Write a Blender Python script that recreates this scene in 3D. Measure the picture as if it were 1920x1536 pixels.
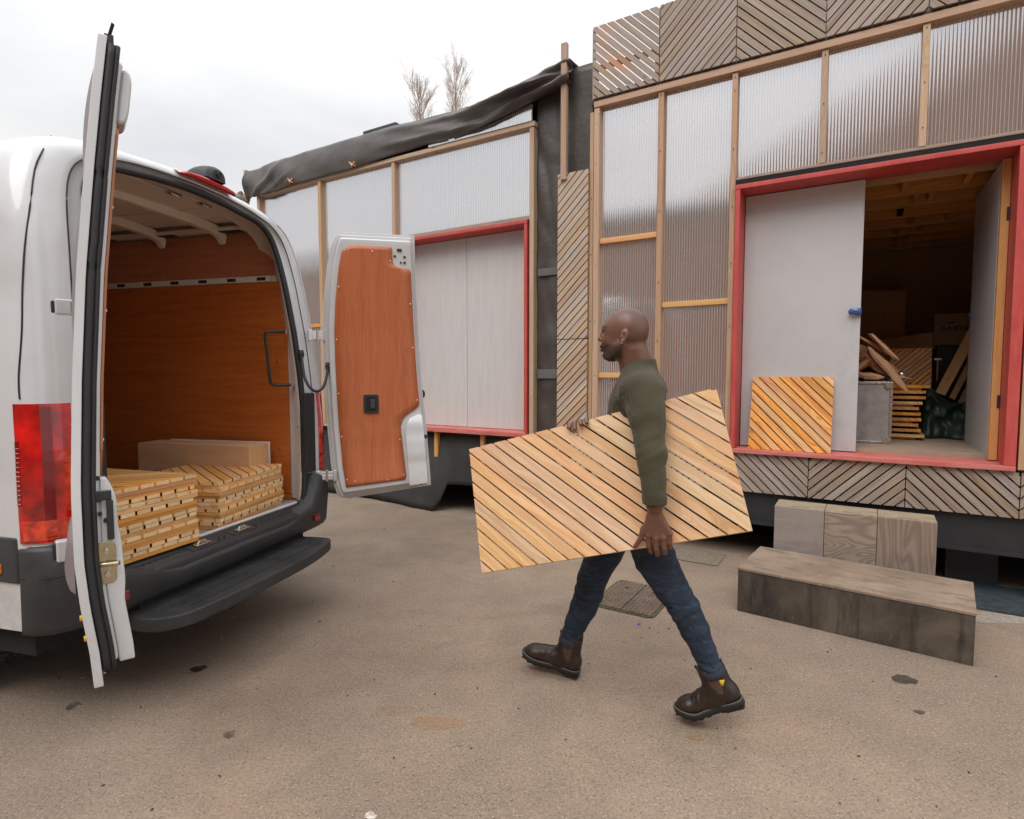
import bpy, bmesh, math, random
import numpy as np
from mathutils import Vector, Matrix
random.seed(7); np.random.seed(7)
R = math.radians
S = bpy.context.scene
for o in list(bpy.data.objects): bpy.data.objects.remove(o)
COL = S.collection

# ------------------------------------------------------------ camera, sky, sun
CAM = np.array([0, 0, 1.52]); FPX = 1090.0; PIT = math.atan(68 / 1090.)
cd = bpy.data.cameras.new('camera'); cd.sensor_width = 36; cd.lens = 36 * FPX / 1920
cd.clip_start = .05; cd.clip_end = 900
co = bpy.data.objects.new('camera', cd); COL.objects.link(co)
co.location = CAM; co.rotation_euler = (R(90) - PIT, 0, 0); S.camera = co

SUN_EL, SUN_AZ = R(52), R(205)      # azimuth measured from +Y towards +X: behind the camera, to its left
W = bpy.data.worlds.new('World'); S.world = W; W.use_nodes = True
nt = W.node_tree; nt.nodes.clear()
def N(t, **k):
    n = nt.nodes.new(t)
    for a, b in k.items(): setattr(n, a, b)
    return n
wo = N('ShaderNodeOutputWorld'); bg = N('ShaderNodeBackground'); bg2 = N('ShaderNodeBackground'); mixs = N('ShaderNodeMixShader')
sky = N('ShaderNodeTexSky', sky_type='NISHITA', sun_disc=False, sun_elevation=SUN_EL, sun_rotation=SUN_AZ)
nt.links.new(sky.outputs[0], bg.inputs[0]); bg.inputs[1].default_value = .10
tc = N('ShaderNodeTexCoord'); mp = N('ShaderNodeMapping'); mp.inputs['Scale'].default_value = (1.2, 1.2, 3.2)
mp.inputs['Location'].default_value = (.3, .1, .4)
nz = N('ShaderNodeTexNoise'); nz.inputs['Scale'].default_value = 1.5; nz.inputs['Detail'].default_value = 6; nz.inputs['Roughness'].default_value = .55
cr = N('ShaderNodeValToRGB'); cr.color_ramp.elements[0].position = .34; cr.color_ramp.elements[1].position = .62
cr.color_ramp.elements[0].color = (.76, .775, .80, 1); cr.color_ramp.elements[1].color = (.95, .945, .935, 1)
nt.links.new(tc.outputs['Generated'], mp.inputs[0]); nt.links.new(mp.outputs[0], nz.inputs[0]); nt.links.new(nz.outputs[0], cr.inputs[0])
nt.links.new(cr.outputs[0], bg2.inputs[0])
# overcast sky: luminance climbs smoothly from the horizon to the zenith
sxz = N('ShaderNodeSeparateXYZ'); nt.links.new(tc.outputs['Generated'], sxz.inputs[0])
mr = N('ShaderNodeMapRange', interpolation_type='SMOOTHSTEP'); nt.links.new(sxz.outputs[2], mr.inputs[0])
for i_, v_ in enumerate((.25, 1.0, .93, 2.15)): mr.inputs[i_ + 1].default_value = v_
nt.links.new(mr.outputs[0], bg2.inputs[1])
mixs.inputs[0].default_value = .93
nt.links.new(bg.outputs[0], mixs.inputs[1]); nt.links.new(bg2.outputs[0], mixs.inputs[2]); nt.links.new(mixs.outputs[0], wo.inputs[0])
sl = bpy.data.lights.new('sun', 'SUN'); sl.energy = 1.5; sl.angle = R(42); sl.color = (1, .965, .92)
so = bpy.data.objects.new('sun', sl); COL.objects.link(so)
sd = Vector((math.sin(SUN_AZ) * math.cos(SUN_EL), math.cos(SUN_AZ) * math.cos(SUN_EL), math.sin(SUN_EL)))
so.rotation_euler = sd.to_track_quat('Z', 'Y').to_euler(); so.location = (0, 0, 20)
S.view_settings.view_transform = 'Standard'; S.view_settings.look = 'None'; S.view_settings.exposure = 0.14
S.view_settings.gamma = 1; S.view_settings.use_curve_mapping = False
S.cycles.max_bounces = 7; S.cycles.diffuse_bounces = 5; S.cycles.transparent_max_bounces = 12

# ------------------------------------------------------------ measuring helpers (photograph pixel -> point of a real plane)
_c, _s = math.cos(PIT), math.sin(PIT)
def ray(px, py):
    x = (px - 960) / FPX; y = -(py - 768) / FPX
    return np.array([x, _c + y * _s, -_s + y * _c])
def on_plane(px, py, P, n):
    r = ray(px, py); return CAM + np.dot(np.array(P, float) - CAM, n) / np.dot(r, n) * r
def on_ground(px, py, z=0.): return on_plane(px, py, (0, 0, z), np.array([0, 0, 1.]))

# ------------------------------------------------------------ object helpers
def meta(o, label=None, cat=None, group=None, kind=None):
    if label: o['label'] = label
    if cat: o['category'] = cat
    if group: o['group'] = group
    if kind: o['kind'] = kind
    return o
def empty(name, loc=(0, 0, 0), rz=0, label=None, cat=None, group=None, kind=None, parent=None, rot=None):
    o = bpy.data.objects.new(name, None); COL.objects.link(o); o.empty_display_size = .1
    o.location = loc; o.rotation_euler = rot if rot is not None else (0, 0, rz)
    if parent: o.parent = parent
    return meta(o, label, cat, group, kind)
def link(name, me, mat=None, parent=None, loc=(0, 0, 0), rot=(0, 0, 0), scale=None):
    o = bpy.data.objects.new(name, me); COL.objects.link(o)
    if mat is not None and len(me.materials) == 0: me.materials.append(mat)
    if parent: o.parent = parent
    o.location = loc; o.rotation_euler = rot
    if scale: o.scale = scale
    return o
class MB:
    """collects faces; uv = (metres along the grain, metres across)"""
    def __init__(s): s.v = []; s.f = []; s.uv = []; s.sm = []; s.mi = {}
    def face(s, pts, uvs=None, smooth=False):
        b = len(s.v); s.v += [tuple(p) for p in pts]; s.f.append(list(range(b, b + len(pts))))
        s.uv.append(uvs or [(0, 0)] * len(pts)); s.sm.append(smooth)
    def prism(s, poly, y0, y1, d=(1, 0)):
        """poly in (x,z), extruded from y0 to y1; d = grain direction in (x,z)"""
        d = np.array(d, float); d /= np.linalg.norm(d); e = np.array([-d[1], d[0]])
        ar = sum(poly[i][0] * poly[(i + 1) % len(poly)][1] - poly[(i + 1) % len(poly)][0] * poly[i][1] for i in range(len(poly)))
        if ar < 0: poly = poly[::-1]
        U = lambda p, y: (float(np.dot(p, d)), float(np.dot(p, e)) + (y - y0))
        s.face([(p[0], y0, p[1]) for p in poly], [U(p, y0) for p in poly])
        s.face([(p[0], y1, p[1]) for p in poly[::-1]], [U(p, y1 + .5) for p in poly[::-1]])
        for i in range(len(poly)):
            a, b = poly[i], poly[(i + 1) % len(poly)]
            ed = np.array([b[0] - a[0], b[1] - a[1]], float); ed /= np.linalg.norm(ed) + 1e-9
            if abs(float(ed @ d)) < .97: s.mi[len(s.f)] = 1
            s.face([(b[0], y0, b[1]), (a[0], y0, a[1]), (a[0], y1, a[1]), (b[0], y1, b[1])], [U(b, y0), U(a, y0), U(a, y1), U(b, y1)])
    def box(s, x0, x1, y0, y1, z0, z1, ax=None):
        sz = (x1 - x0, y1 - y0, z1 - z0)
        if ax is None: ax = int(np.argmax(sz))
        c = [(x, y, z) for z in (z0, z1) for y in (y0, y1) for x in (x0, x1)]
        for q in ((0, 1, 5, 4), (2, 6, 7, 3), (0, 4, 6, 2), (1, 3, 7, 5), (0, 2, 3, 1), (4, 5, 7, 6)):
            p = [c[i] for i in q]
            oth = [i for i in range(3) if i != ax]
            s.face(p, [(a[ax], a[oth[0]] + a[oth[1]]) for a in p])
    def obox(s, c, ax, ay, az, hx, hy, hz, grain=0):
        c, ax, ay, az = map(lambda q: np.array(q, float), (c, ax, ay, az))
        L = []
        for k in (-1, 1):
            for j in (-1, 1):
                for i in (-1, 1): L.append((i * hx, j * hy, k * hz))
        oth = [i for i in range(3) if i != grain]
        for q in ((0, 1, 5, 4), (2, 6, 7, 3), (0, 4, 6, 2), (1, 3, 7, 5), (0, 2, 3, 1), (4, 5, 7, 6)):
            p = [c + ax * L[i][0] + ay * L[i][1] + az * L[i][2] for i in q]
            s.face(p, [(L[i][grain], L[i][oth[0]] + L[i][oth[1]]) for i in q])
    def tube(s, pts, r, n=10, caps=True, closed=False, rr=None):
        pts = [np.array(p, float) for p in pts]; m = len(pts); rings = []
        up = np.array([0.03, .05, 1.])
        for i, p in enumerate(pts):
            t = (pts[(i + 1) % m] - pts[i - 1]) if closed else (pts[min(i + 1, m - 1)] - pts[max(i - 1, 0)])
            t = t / (np.linalg.norm(t) + 1e-9)
            a = np.cross(t, up)
            if np.linalg.norm(a) < .2: a = np.cross(t, np.array([1., .1, 0]))
            a /= np.linalg.norm(a); b = np.cross(t, a)
            q = rr[i] if rr is not None else r
            rings.append([p + q * (math.cos(2 * math.pi * k / n) * a + math.sin(2 * math.pi * k / n) * b) for k in range(n)])
        for i in range(m if closed else m - 1):
            A, B = rings[i], rings[(i + 1) % m]
            for k in range(n):
                k2 = (k + 1) % n; s.face([A[k], B[k], B[k2], A[k2]], [(i * .05, k * .01)] * 4, True)
        if caps and not closed:
            s.face(rings[0]); s.face(rings[-1][::-1])
    def grid(s, G, uvs=None, smooth=True, flip=False):
        n, m = len(G), len(G[0])
        for i in range(n - 1):
            for j in range(m - 1):
                q = [(i, j), (i + 1, j), (i + 1, j + 1), (i, j + 1)]
                if flip: q = q[::-1]
                s.face([G[a][b] for a, b in q], [uvs[a][b] for a, b in q] if uvs else None, smooth)
    def mesh(s, name, weld=False):
        me = bpy.data.meshes.new(name); me.from_pydata(s.v, [], s.f)
        uv = me.uv_layers.new(name='UVMap'); flat = [c for f in s.uv for p in f for c in p]
        uv.data.foreach_set('uv', flat); me.polygons.foreach_set('use_smooth', s.sm)
        if weld:
            bm = bmesh.new(); bm.from_mesh(me); bmesh.ops.remove_doubles(bm, verts=bm.verts, dist=2e-4)
            bmesh.ops.recalc_face_normals(bm, faces=bm.faces); bm.to_mesh(me); bm.free()
        return me
    def build(s, name, mat, parent=None, weld=False, bevel=0, seg=2, **k):
        me = s.mesh(name, weld or bevel > 0); o = link(name, me, mat, parent, **k)
        if bevel:
            b = o.modifiers.new('bevel', 'BEVEL'); b.width = bevel; b.segments = seg; b.limit_method = 'ANGLE'; b.angle_limit = R(35)
            for p in me.polygons: p.use_smooth = True
            w = o.modifiers.new('wn', 'WEIGHTED_NORMAL'); w.keep_sharp = True
        return o
def clip(poly, n, c):
    """keep the part of poly with dot(n,p) <= c"""
    out = []
    for i in range(len(poly)):
        a, b = poly[i], poly[(i + 1) % len(poly)]
        da = n[0] * a[0] + n[1] * a[1] - c; db = n[0] * b[0] + n[1] * b[1] - c
        if da <= 0: out.append(a)
        if da * db < 0:
            t = da / (da - db); out.append((a[0] + (b[0] - a[0]) * t, a[1] + (b[1] - a[1]) * t))
    return out
def interp(x, xs, ys): return float(np.interp(x, xs, ys))

# ------------------------------------------------------------ materials
class NT:
    def __init__(s, name):
        s.m = bpy.data.materials.new(name); s.m.use_nodes = True; s.t = s.m.node_tree; s.t.nodes.clear()
        s.out = s.n('ShaderNodeOutputMaterial')
    def n(s, t, ins=None, **k):
        nd = s.t.nodes.new(t)
        for a, b in k.items(): setattr(nd, a, b)
        for a, b in (ins or {}).items(): s.set(nd.inputs[a], b)
        return nd
    def set(s, sock, v):
        if hasattr(v, 'is_output') and v.is_output: s.t.links.new(v, sock)
        elif isinstance(v, (tuple, list)) and len(v) == 3 and sock.type == 'RGBA': sock.default_value = (*v, 1)
        else: sock.default_value = v
    def noise(s, vec, scale, detail=4, rough=.55, dist=0): return s.n('ShaderNodeTexNoise', {'Vector': vec, 'Scale': scale, 'Detail': detail, 'Roughness': rough, 'Distortion': dist}).outputs[0]
    def ramp(s, fac, st):
        r = s.n('ShaderNodeValToRGB', {'Fac': fac}); e = r.color_ramp.elements
        while len(e) < len(st): e.new(.5)
        for el, (p, c) in zip(e, st): el.position = p; el.color = (*c, 1) if len(c) == 3 else c
        return r.outputs[0]
    def mix(s, f, a, b, bt='MIX'):
        m = s.n('ShaderNodeMix', data_type='RGBA', blend_type=bt); s.set(m.inputs['Factor'], f); s.set(m.inputs[6], a); s.set(m.inputs[7], b); return m.outputs[2]
    def math(s, op, a, b=0, c=0):
        m = s.n('ShaderNodeMath', operation=op); s.set(m.inputs[0], a); s.set(m.inputs[1], b); s.set(m.inputs[2], c); return m.outputs[0]
    def mapr(s, v, a, b, c=0, d=1): return s.n('ShaderNodeMapRange', {0: v, 1: a, 2: b, 3: c, 4: d}).outputs[0]
    def coords(s, kind='Object', scale=(1, 1, 1), loc=None):
        t = s.n('ShaderNodeTexCoord').outputs[kind]
        m = s.n('ShaderNodeMapping', {'Vector': t, 'Scale': scale})
        if loc is not None: s.set(m.inputs['Location'], loc)
        return m.outputs[0]
    def bump(s, h, st=.3, dist=.01, nrm=None):
        b = s.n('ShaderNodeBump', {'Height': h, 'Strength': st, 'Distance': dist})
        if nrm: s.set(b.inputs['Normal'], nrm)
        return b.outputs[0]
    def pbr(s, col, rough=.5, metal=0, nrm=None, **k):
        p = s.n('ShaderNodeBsdfPrincipled', {'Base Color': col, 'Roughness': rough, 'Metallic': metal})
        if nrm: s.set(p.inputs['Normal'], nrm)
        for a, b in k.items(): s.set(p.inputs[a.replace('_', ' ')], b)
        s.t.links.new(p.outputs[0], s.out.inputs[0]); return p
def simple(name, col, rough=.5, metal=0, var=.12, scale=6, bump=0, bscale=120, **k):
    t = NT(name); v = t.coords('Object'); a = t.noise(v, scale, 5)
    c = t.mix(t.mapr(a, .3, .7), tuple(x * (1 - var) for x in col), tuple(min(1, x * (1 + var)) for x in col))
    n = t.bump(t.noise(v, bscale, 3), bump, .002) if bump else None
    t.pbr(c, t.mapr(a, .3, .7, rough * .9, min(1, rough * 1.12)), metal, n, **k); return t.m
def wood(name, dark, mid, light, rough=.6, knots=.5, grey=None, greyamt=0, contrast=1., var=.25, lines=70, orange=0):
    t = NT(name); oi = t.n('ShaderNodeObjectInfo').outputs['Random']
    uv = t.n('ShaderNodeTexCoord').outputs['UV']
    off = t.n('ShaderNodeCombineXYZ', {0: t.math('MULTIPLY', oi, 37.3), 1: t.math('MULTIPLY', oi, 91.7), 2: t.math('MULTIPLY', oi, 13.)}).outputs[0]
    p = t.n('ShaderNodeVectorMath', {0: uv, 1: off}, operation='ADD').outputs[0]
    # knots: sparse points that bend the grain
    kv = t.n('ShaderNodeMapping', {'Vector': p, 'Scale': (3.1, 9., 1)}).outputs[0]
    vo = t.n('ShaderNodeTexVoronoi', {'Vector': kv, 'Scale': 1.0, 'Randomness': 1.0}, feature='F1')
    kd = vo.outputs['Distance']; ksel = t.math('GREATER_THAN', t.n('ShaderNodeSeparateColor', {0: vo.outputs['Color']}).outputs[0], 1 - knots * .45)
    kn = t.math('MULTIPLY', t.mapr(kd, .03, .11, 1, 0), ksel); kw = t.math('MULTIPLY', t.mapr(kd, 0, .45, 1, 0), ksel)
    g = t.n('ShaderNodeMapping', {'Vector': p, 'Scale': (1.4, lines, 1)}).outputs[0]
    wv = t.noise(t.n('ShaderNodeMapping', {'Vector': p, 'Scale': (2.2, 9, 1)}).outputs[0], 1.0, 3)
    sh = t.n('ShaderNodeCombineXYZ', {0: 0., 1: t.math('ADD', t.math('MULTIPLY', wv, 5.0), t.math('MULTIPLY', kw, 4.)), 2: 0.}).outputs[0]
    g = t.n('ShaderNodeVectorMath', {0: g, 1: sh}, operation='ADD').outputs[0]
    gr = t.noise(g, 1.0, 3, .6)
    fine = t.noise(t.n('ShaderNodeMapping', {'Vector': p, 'Scale': (14, 420, 1)}).outputs[0], 1.0, 2)
    base = t.ramp(t.math('ADD', t.math('MULTIPLY', t.math('SUBTRACT', gr, .5), contrast), t.math('ADD', .5, t.math('MULTIPLY', t.math('SUBTRACT', fine, .5), .35))), [(.28, dark), (.5, mid), (.72, light)])
    base = t.mix(kn, base, tuple(x * .33 for x in dark))
    if grey is not None:
        gm = t.noise(t.n('ShaderNodeMapping', {'Vector': p, 'Scale': (3, 14, 1)}).outputs[0], 1.0, 4)
        ra = t.math('ADD', greyamt - .5, t.math('ADD', gm, t.math('MULTIPLY', t.math('SUBTRACT', oi, .5), .5)))
        gcol = t.mix(t.mapr(gr, .3, .7), tuple(x * .72 for x in grey), tuple(x * 1.2 for x in grey))
        base = t.mix(t.mapr(ra, .25, .75), base, gcol)
    if orange:
        wp = t.n('ShaderNodeNewGeometry').outputs['Position']
        om = t.mapr(t.noise(wp, 1.7, 2), .62, .72, 0, orange)
        base = t.mix(om, base, (.55, .21, .05))
    hsv = t.n('ShaderNodeHueSaturation', {'Color': base, 'Value': t.mapr(oi, 0, 1, 1 - var, 1 + var), 'Saturation': t.mapr(t.math('FRACT', t.math('MULTIPLY', oi, 7.1)), 0, 1, .88, 1.12), 'Hue': t.mapr(t.math('FRACT', t.math('MULTIPLY', oi, 3.3)), 0, 1, .492, .508)}).outputs[0]
    t.pbr(hsv, rough, 0, t.bump(t.math('ADD', gr, t.math('MULTIPLY', fine, .6)), .35, .0012))
    return t.m
M = {}
M['larch'] = wood('larch_fresh', (.55, .32, .155), (.66, .41, .215), (.76, .52, .31), knots=.45, lines=42, contrast=1.15, var=.085)
M['larch_warm'] = wood('larch_oiled', (.42, .175, .045), (.60, .28, .075), (.72, .38, .13), knots=.8, lines=45, contrast=1.2, var=.17)
M['stack'] = wood('larch_stacked', (.54, .25, .07), (.68, .35, .115), (.76, .44, .18), knots=.25, lines=45, contrast=.9, var=.2)
M['grey_wood'] = wood('larch_weathered', (.25, .175, .12), (.36, .265, .19), (.45, .345, .26), grey=(.315, .258, .222), greyamt=.52, knots=.4, var=.16, orange=.5, contrast=1.0)
M['mid_wood'] = wood('larch_half_weathered', (.42, .25, .135), (.54, .355, .21), (.62, .44, .29), grey=(.42, .35, .295), greyamt=.55, knots=.4, var=.17, orange=.35, contrast=1.0)
M['timber'] = wood('pine_stud', (.36, .215, .125), (.47, .305, .195), (.54, .37, .25), knots=.5, lines=50, contrast=.7, var=.12)
M['timber_in'] = wood('pine_joist', (.50, .22, .06), (.64, .31, .10), (.72, .39, .15), knots=.5, lines=50, contrast=.7, var=.14)
M['ply_brown'] = wood('phenolic_plywood', (.37, .108, .030), (.47, .145, .042), (.54, .185, .060), rough=.44, knots=0, lines=42, contrast=.7, var=.03)
M['end_grain'] = wood('larch_end_grain', (.70, .45, .20), (.80, .58, .31), (.86, .67, .42), knots=0, lines=120, contrast=.8, var=.12)
M['box_ply'] = wood('birch_ply', (.52, .29, .15), (.60, .36, .20), (.66, .42, .25), knots=0, lines=24, contrast=.6, var=.04)
M['osb'] = simple('chipboard', (.56, .34, .17), .8, var=.3, scale=60)
def greyboard():
    t = NT('whitewashed_plywood'); v = t.coords('Object')
    s = t.noise(t.n('ShaderNodeMapping', {'Vector': v, 'Scale': (14, 14, 1.1)}).outputs[0], 1.6, 5, dist=.8)
    b = t.noise(v, 2.2, 4)
    c = t.mix(t.mapr(s, .35, .65), (.50, .475, .465), (.545, .525, .52)); c = t.mix(t.mapr(b, .5, .8), c, (.56, .52, .47))
    t.pbr(c, .55); return t.m
M['white_ply'] = greyboard()
def gdoor():
    t = NT('pale_grey_door_paint'); v = t.coords('Object'); a = t.noise(v, 1.6, 5); w = t.noise(v, 9, 7, .7); z = t.n('ShaderNodeSeparateXYZ', {0: v}).outputs[2]
    c = t.mix(t.mapr(a, .3, .7), (.47, .465, .475), (.52, .515, .52)); c = t.mix(t.math('MULTIPLY', t.mapr(w, .52, .70), t.mapr(z, .9, 2.3, .40, .12)), c, (.36, .33, .30))
    t.pbr(c, .42, 0, t.bump(w, .05, .004)); return t.m
M['grey_door'] = gdoor()
def redp():
    t = NT('brushed_red_paint'); v = t.coords('Object'); a = t.noise(v, 4, 6, .6); g = t.noise(t.n('ShaderNodeMapping', {'Vector': v, 'Scale': (18, 40, 3)}).outputs[0], 2, 4); w = t.noise(v, 26, 6, .75)
    c = t.mix(t.mapr(a, .3, .7), (.43, .050, .046), (.54, .075, .066)); c = t.mix(t.mapr(g, .45, .75, 0, .35), c, (.58, .14, .12)); c = t.mix(t.mapr(w, .66, .74, 0, .6), c, (.30, .13, .09))
    t.pbr(c, t.mapr(a, .3, .7, .38, .6), 0, t.bump(g, .25, .002)); return t.m
M['red'] = redp()
def red_pale():
    t = NT('worn_red_sill'); v = t.coords('Object'); a = t.noise(t.n('ShaderNodeMapping', {'Vector': v, 'Scale': (2, 12, 12)}).outputs[0], 2, 5)
    t.pbr(t.mix(t.mapr(a, .35, .7), (.50, .105, .09), (.60, .21, .18)), .6); return t.m
M['red_worn'] = red_pale()
def carpaint():
    t = NT('white_car_paint'); v = t.coords('Object'); a = t.noise(v, 3, 5)
    c = t.mix(t.mapr(a, .4, .8), (.62, .63, .65), (.53, .53, .535)); z = t.n('ShaderNodeSeparateXYZ', {0: v}).outputs[2]; d = t.math('MULTIPLY', t.mapr(z, .4, .95, .55, 0), t.mapr(t.noise(v, 11, 6, .7), .35, .65)); c = t.mix(d, c, (.30, .26, .22))
    t.pbr(c, .30, 0, None, Coat_Weight=.8, Coat_Roughness=.04); return t.m
M['white'] = carpaint()
M['cream'] = simple('primer_cream_steel', (.72, .665, .59), .45, var=.05)
M['black'] = simple('black_plastic', (.022, .022, .024), .5, bump=.3, bscale=300)
def bump_mat():
    t = NT('scuffed_charcoal_plastic'); v = t.coords('Object'); a = t.noise(v, 5, 6, .65); sc = t.noise(t.n('ShaderNodeMapping', {'Vector': v, 'Scale': (3, 22, 22)}).outputs[0], 2.2, 6, .7)
    c = t.mix(t.mapr(a, .35, .7), (.026, .028, .031), (.046, .047, .049)); c = t.mix(t.mapr(sc, .60, .78, 0, .5), c, (.15, .13, .115))
    t.pbr(c, t.mapr(a, .3, .7, .42, .62), 0, t.bump(t.noise(v, 350, 2), .3, .002)); return t.m
M['bumper'] = bump_mat()
M['rubber'] = simple('rubber_seal', (.018, .018, .021), .6, var=.2)
M['steel'] = simple('galvanised_steel', (.62, .60, .56), .28, 1, var=.1, scale=30)
M['brass'] = simple('passivated_latch_steel', (.50, .44, .30), .3, 1, var=.15, scale=40)
M['dark'] = simple('black_shade_and_hardware', (.012, .012, .012), .9)  # near-black: painted shade in gaps and voids, also dark hardware
M['floor_van'] = simple('grey_van_floor', (.30, .29, .29), .6, var=.1)
M['blue'] = simple('blue_enamel', (.03, .085, .26), .25, var=.1, Coat_Weight=.4)
M['blue_tube'] = simple('dark_teal_mat', (.030, .042, .048), .75, var=.3, scale=14)
M['yellow'] = simple('yellow_plastic', (.80, .42, .02), .4)
M['orange'] = simple('orange_plastic', (.75, .19, .02), .3)
M['clamp'] = simple('orange_clamp_metal', (.70, .25, .04), .35)
M['cardboard'] = simple('brown_cardboard', (.30, .185, .105), .8, var=.1)
M['ink'] = simple('black_ink', (.02, .02, .02), .7)
M['case_grey'] = simple('worn_grey_case_board', (.27, .24, .23), .6, var=.22, scale=14, bump=.2)
M['alu'] = simple('scuffed_aluminium', (.45, .43, .41), .42, 1, var=.25, scale=30)
M['tail_red'] = simple('tail_lamp_red', (.50, .006, .005), .12, var=.65, scale=9, Coat_Weight=1., Coat_Roughness=.03)
M['tail_dark'] = simple('tail_lamp_dark_red', (.20, .002, .003), .15, var=.25, scale=20, Coat_Weight=1., Coat_Roughness=.03)
M['tail_bright'] = simple('tail_lamp_bright_red', (.80, .05, .015), .2, var=.6, scale=22, Coat_Weight=1., Coat_Roughness=.03)
def membrane():
    t = NT('dark_roof_membrane'); v = t.coords('Object'); a = t.noise(v, 2.4, 5); f = t.noise(v, 14, 4)
    c = t.mix(t.mapr(a, .3, .7), (.045, .036, .032), (.085, .069, .061)); c = t.mix(t.mapr(f, .62, .8, 0, .4), c, (.14, .118, .105))
    t.pbr(c, .38, 0, t.bump(t.noise(v, 5, 4), .35, .03)); return t.m
M['membrane'] = membrane()
M['membrane_skirt'] = simple('black_ground_skirt', (.035, .034, .034), .7, var=.3, scale=5)
def asphalt():
    t = NT('brown_worn_asphalt'); v = t.coords('Object')
    big = t.noise(v, .55, 5, .6); mid = t.noise(v, 3.2, 6, .62, .6); fine = t.noise(v, 95, 3, .7); sp = t.n('ShaderNodeTexVoronoi', {'Vector': v, 'Scale': 150.}, feature='F1')
    sc = t.n('ShaderNodeSeparateColor', {0: sp.outputs['Color']}).outputs[0]
    c = t.mix(t.mapr(big, .38, .62), (.240, .172, .124), (.375, .278, .202))
    c = t.mix(t.mapr(mid, .42, .72, 0, .65), c, (.185, .137, .102))
    c = t.mix(t.mapr(t.noise(v, 1.3, 5), .54, .72, 0, .6), c, (.40, .268, .165))
    c = t.mix(t.mapr(t.noise(t.n('ShaderNodeMapping', {'Vector': v, 'Scale': (.5, 1.6, 1), 'Rotation': (0, 0, .5)}).outputs[0], 1.6, 5, .6), .55, .75, 0, .55), c, (.12, .088, .064))
    f2 = t.noise(v, 38, 4, .7)
    c = t.mix(t.mapr(f2, .35, .65), t.mix(.16, c, (.08, .06, .045)), t.mix(.09, c, (.50, .40, .30)))
    c = t.mix(t.mapr(fine, .34, .66, .0, 1.), t.mix(.36, c, (.06, .045, .036)), t.mix(.22, c, (.52, .43, .34)))
    st = t.math('MULTIPLY', t.math('GREATER_THAN', sc, .95), t.mapr(sp.outputs['Distance'], .2, .45, .7, 0))
    c = t.mix(st, c, (.56, .49, .41))
    dk = t.math('MULTIPLY', t.math('LESS_THAN', sc, .05), t.mapr(sp.outputs['Distance'], .3, .5, .8, 0)); c = t.mix(dk, c, (.05, .04, .035))
    h = t.math('ADD', t.math('MULTIPLY', fine, .5), t.math('MULTIPLY', t.mapr(sp.outputs['Distance'], 0, .6, 1, 0), .5))
    t.pbr(c, .85, 0, t.bump(h, .55, .004, t.bump(t.noise(v, 9, 3), .25, .02))); return t.m
M['asphalt'] = asphalt()
def poly():
    t = NT('twin_wall_polycarbonate'); tcn = t.n('ShaderNodeTexCoord').outputs['Object']; x = t.n('ShaderNodeSeparateXYZ', {0: tcn}).outputs[0]
    ph = t.math('FRACT', t.math('MULTIPLY', x, 1 / .0215)); tri = t.math('ABSOLUTE', t.math('SUBTRACT', t.math('MULTIPLY', ph, 2), 1))
    web = t.mapr(tri, .70, .95, 0, 1)
    big = t.noise(t.n('ShaderNodeMapping', {'Vector': tcn, 'Scale': (2.5, 1, .8)}).outputs[0], 1.3, 4)
    nr = t.bump(t.math('ADD', t.math('SINE', t.math('MULTIPLY', x, 2 * math.pi / .0215)), t.math('MULTIPLY', big, .0)), .10, .0024)
    nr2 = nr
    gl = t.n('ShaderNodeBsdfGlossy', {'Color': (.97, .97, 1), 'Roughness': .085, 'Normal': nr2}).outputs[0]
    tr = t.n('ShaderNodeBsdfTransparent', {'Color': (.93, .93, .93)}).outputs[0]
    df = t.n('ShaderNodeBsdfDiffuse', {'Color': (.78, .71, .66)}).outputs[0]
    tl = t.n('ShaderNodeBsdfTranslucent', {'Color': (.72, .70, .69)}).outputs[0]
    m1 = t.n('ShaderNodeMixShader', {0: .4, 1: df, 2: tl}).outputs[0]
    m2 = t.n('ShaderNodeMixShader', {0: t.mapr(web, 0, 1, .34, .90), 1: tr, 2: m1}).outputs[0]
    m3 = t.n('ShaderNodeMixShader', {0: t.mapr(web, 0, 1, .56, .30), 1: m2, 2: gl}).outputs[0]
    t.t.links.new(m3, t.out.inputs[0]); return t.m
M['poly'] = poly()
M['lining_brown'] = simple('brown_inner_lining', (.42, .19, .11), .8, var=.15, scale=2)
M['lining_daylight'] = simple('pale_painted_daylight_lining', (.52, .48, .45), .8, var=.1, scale=2)  # pale colour stands in for daylight inside the left unit
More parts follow.
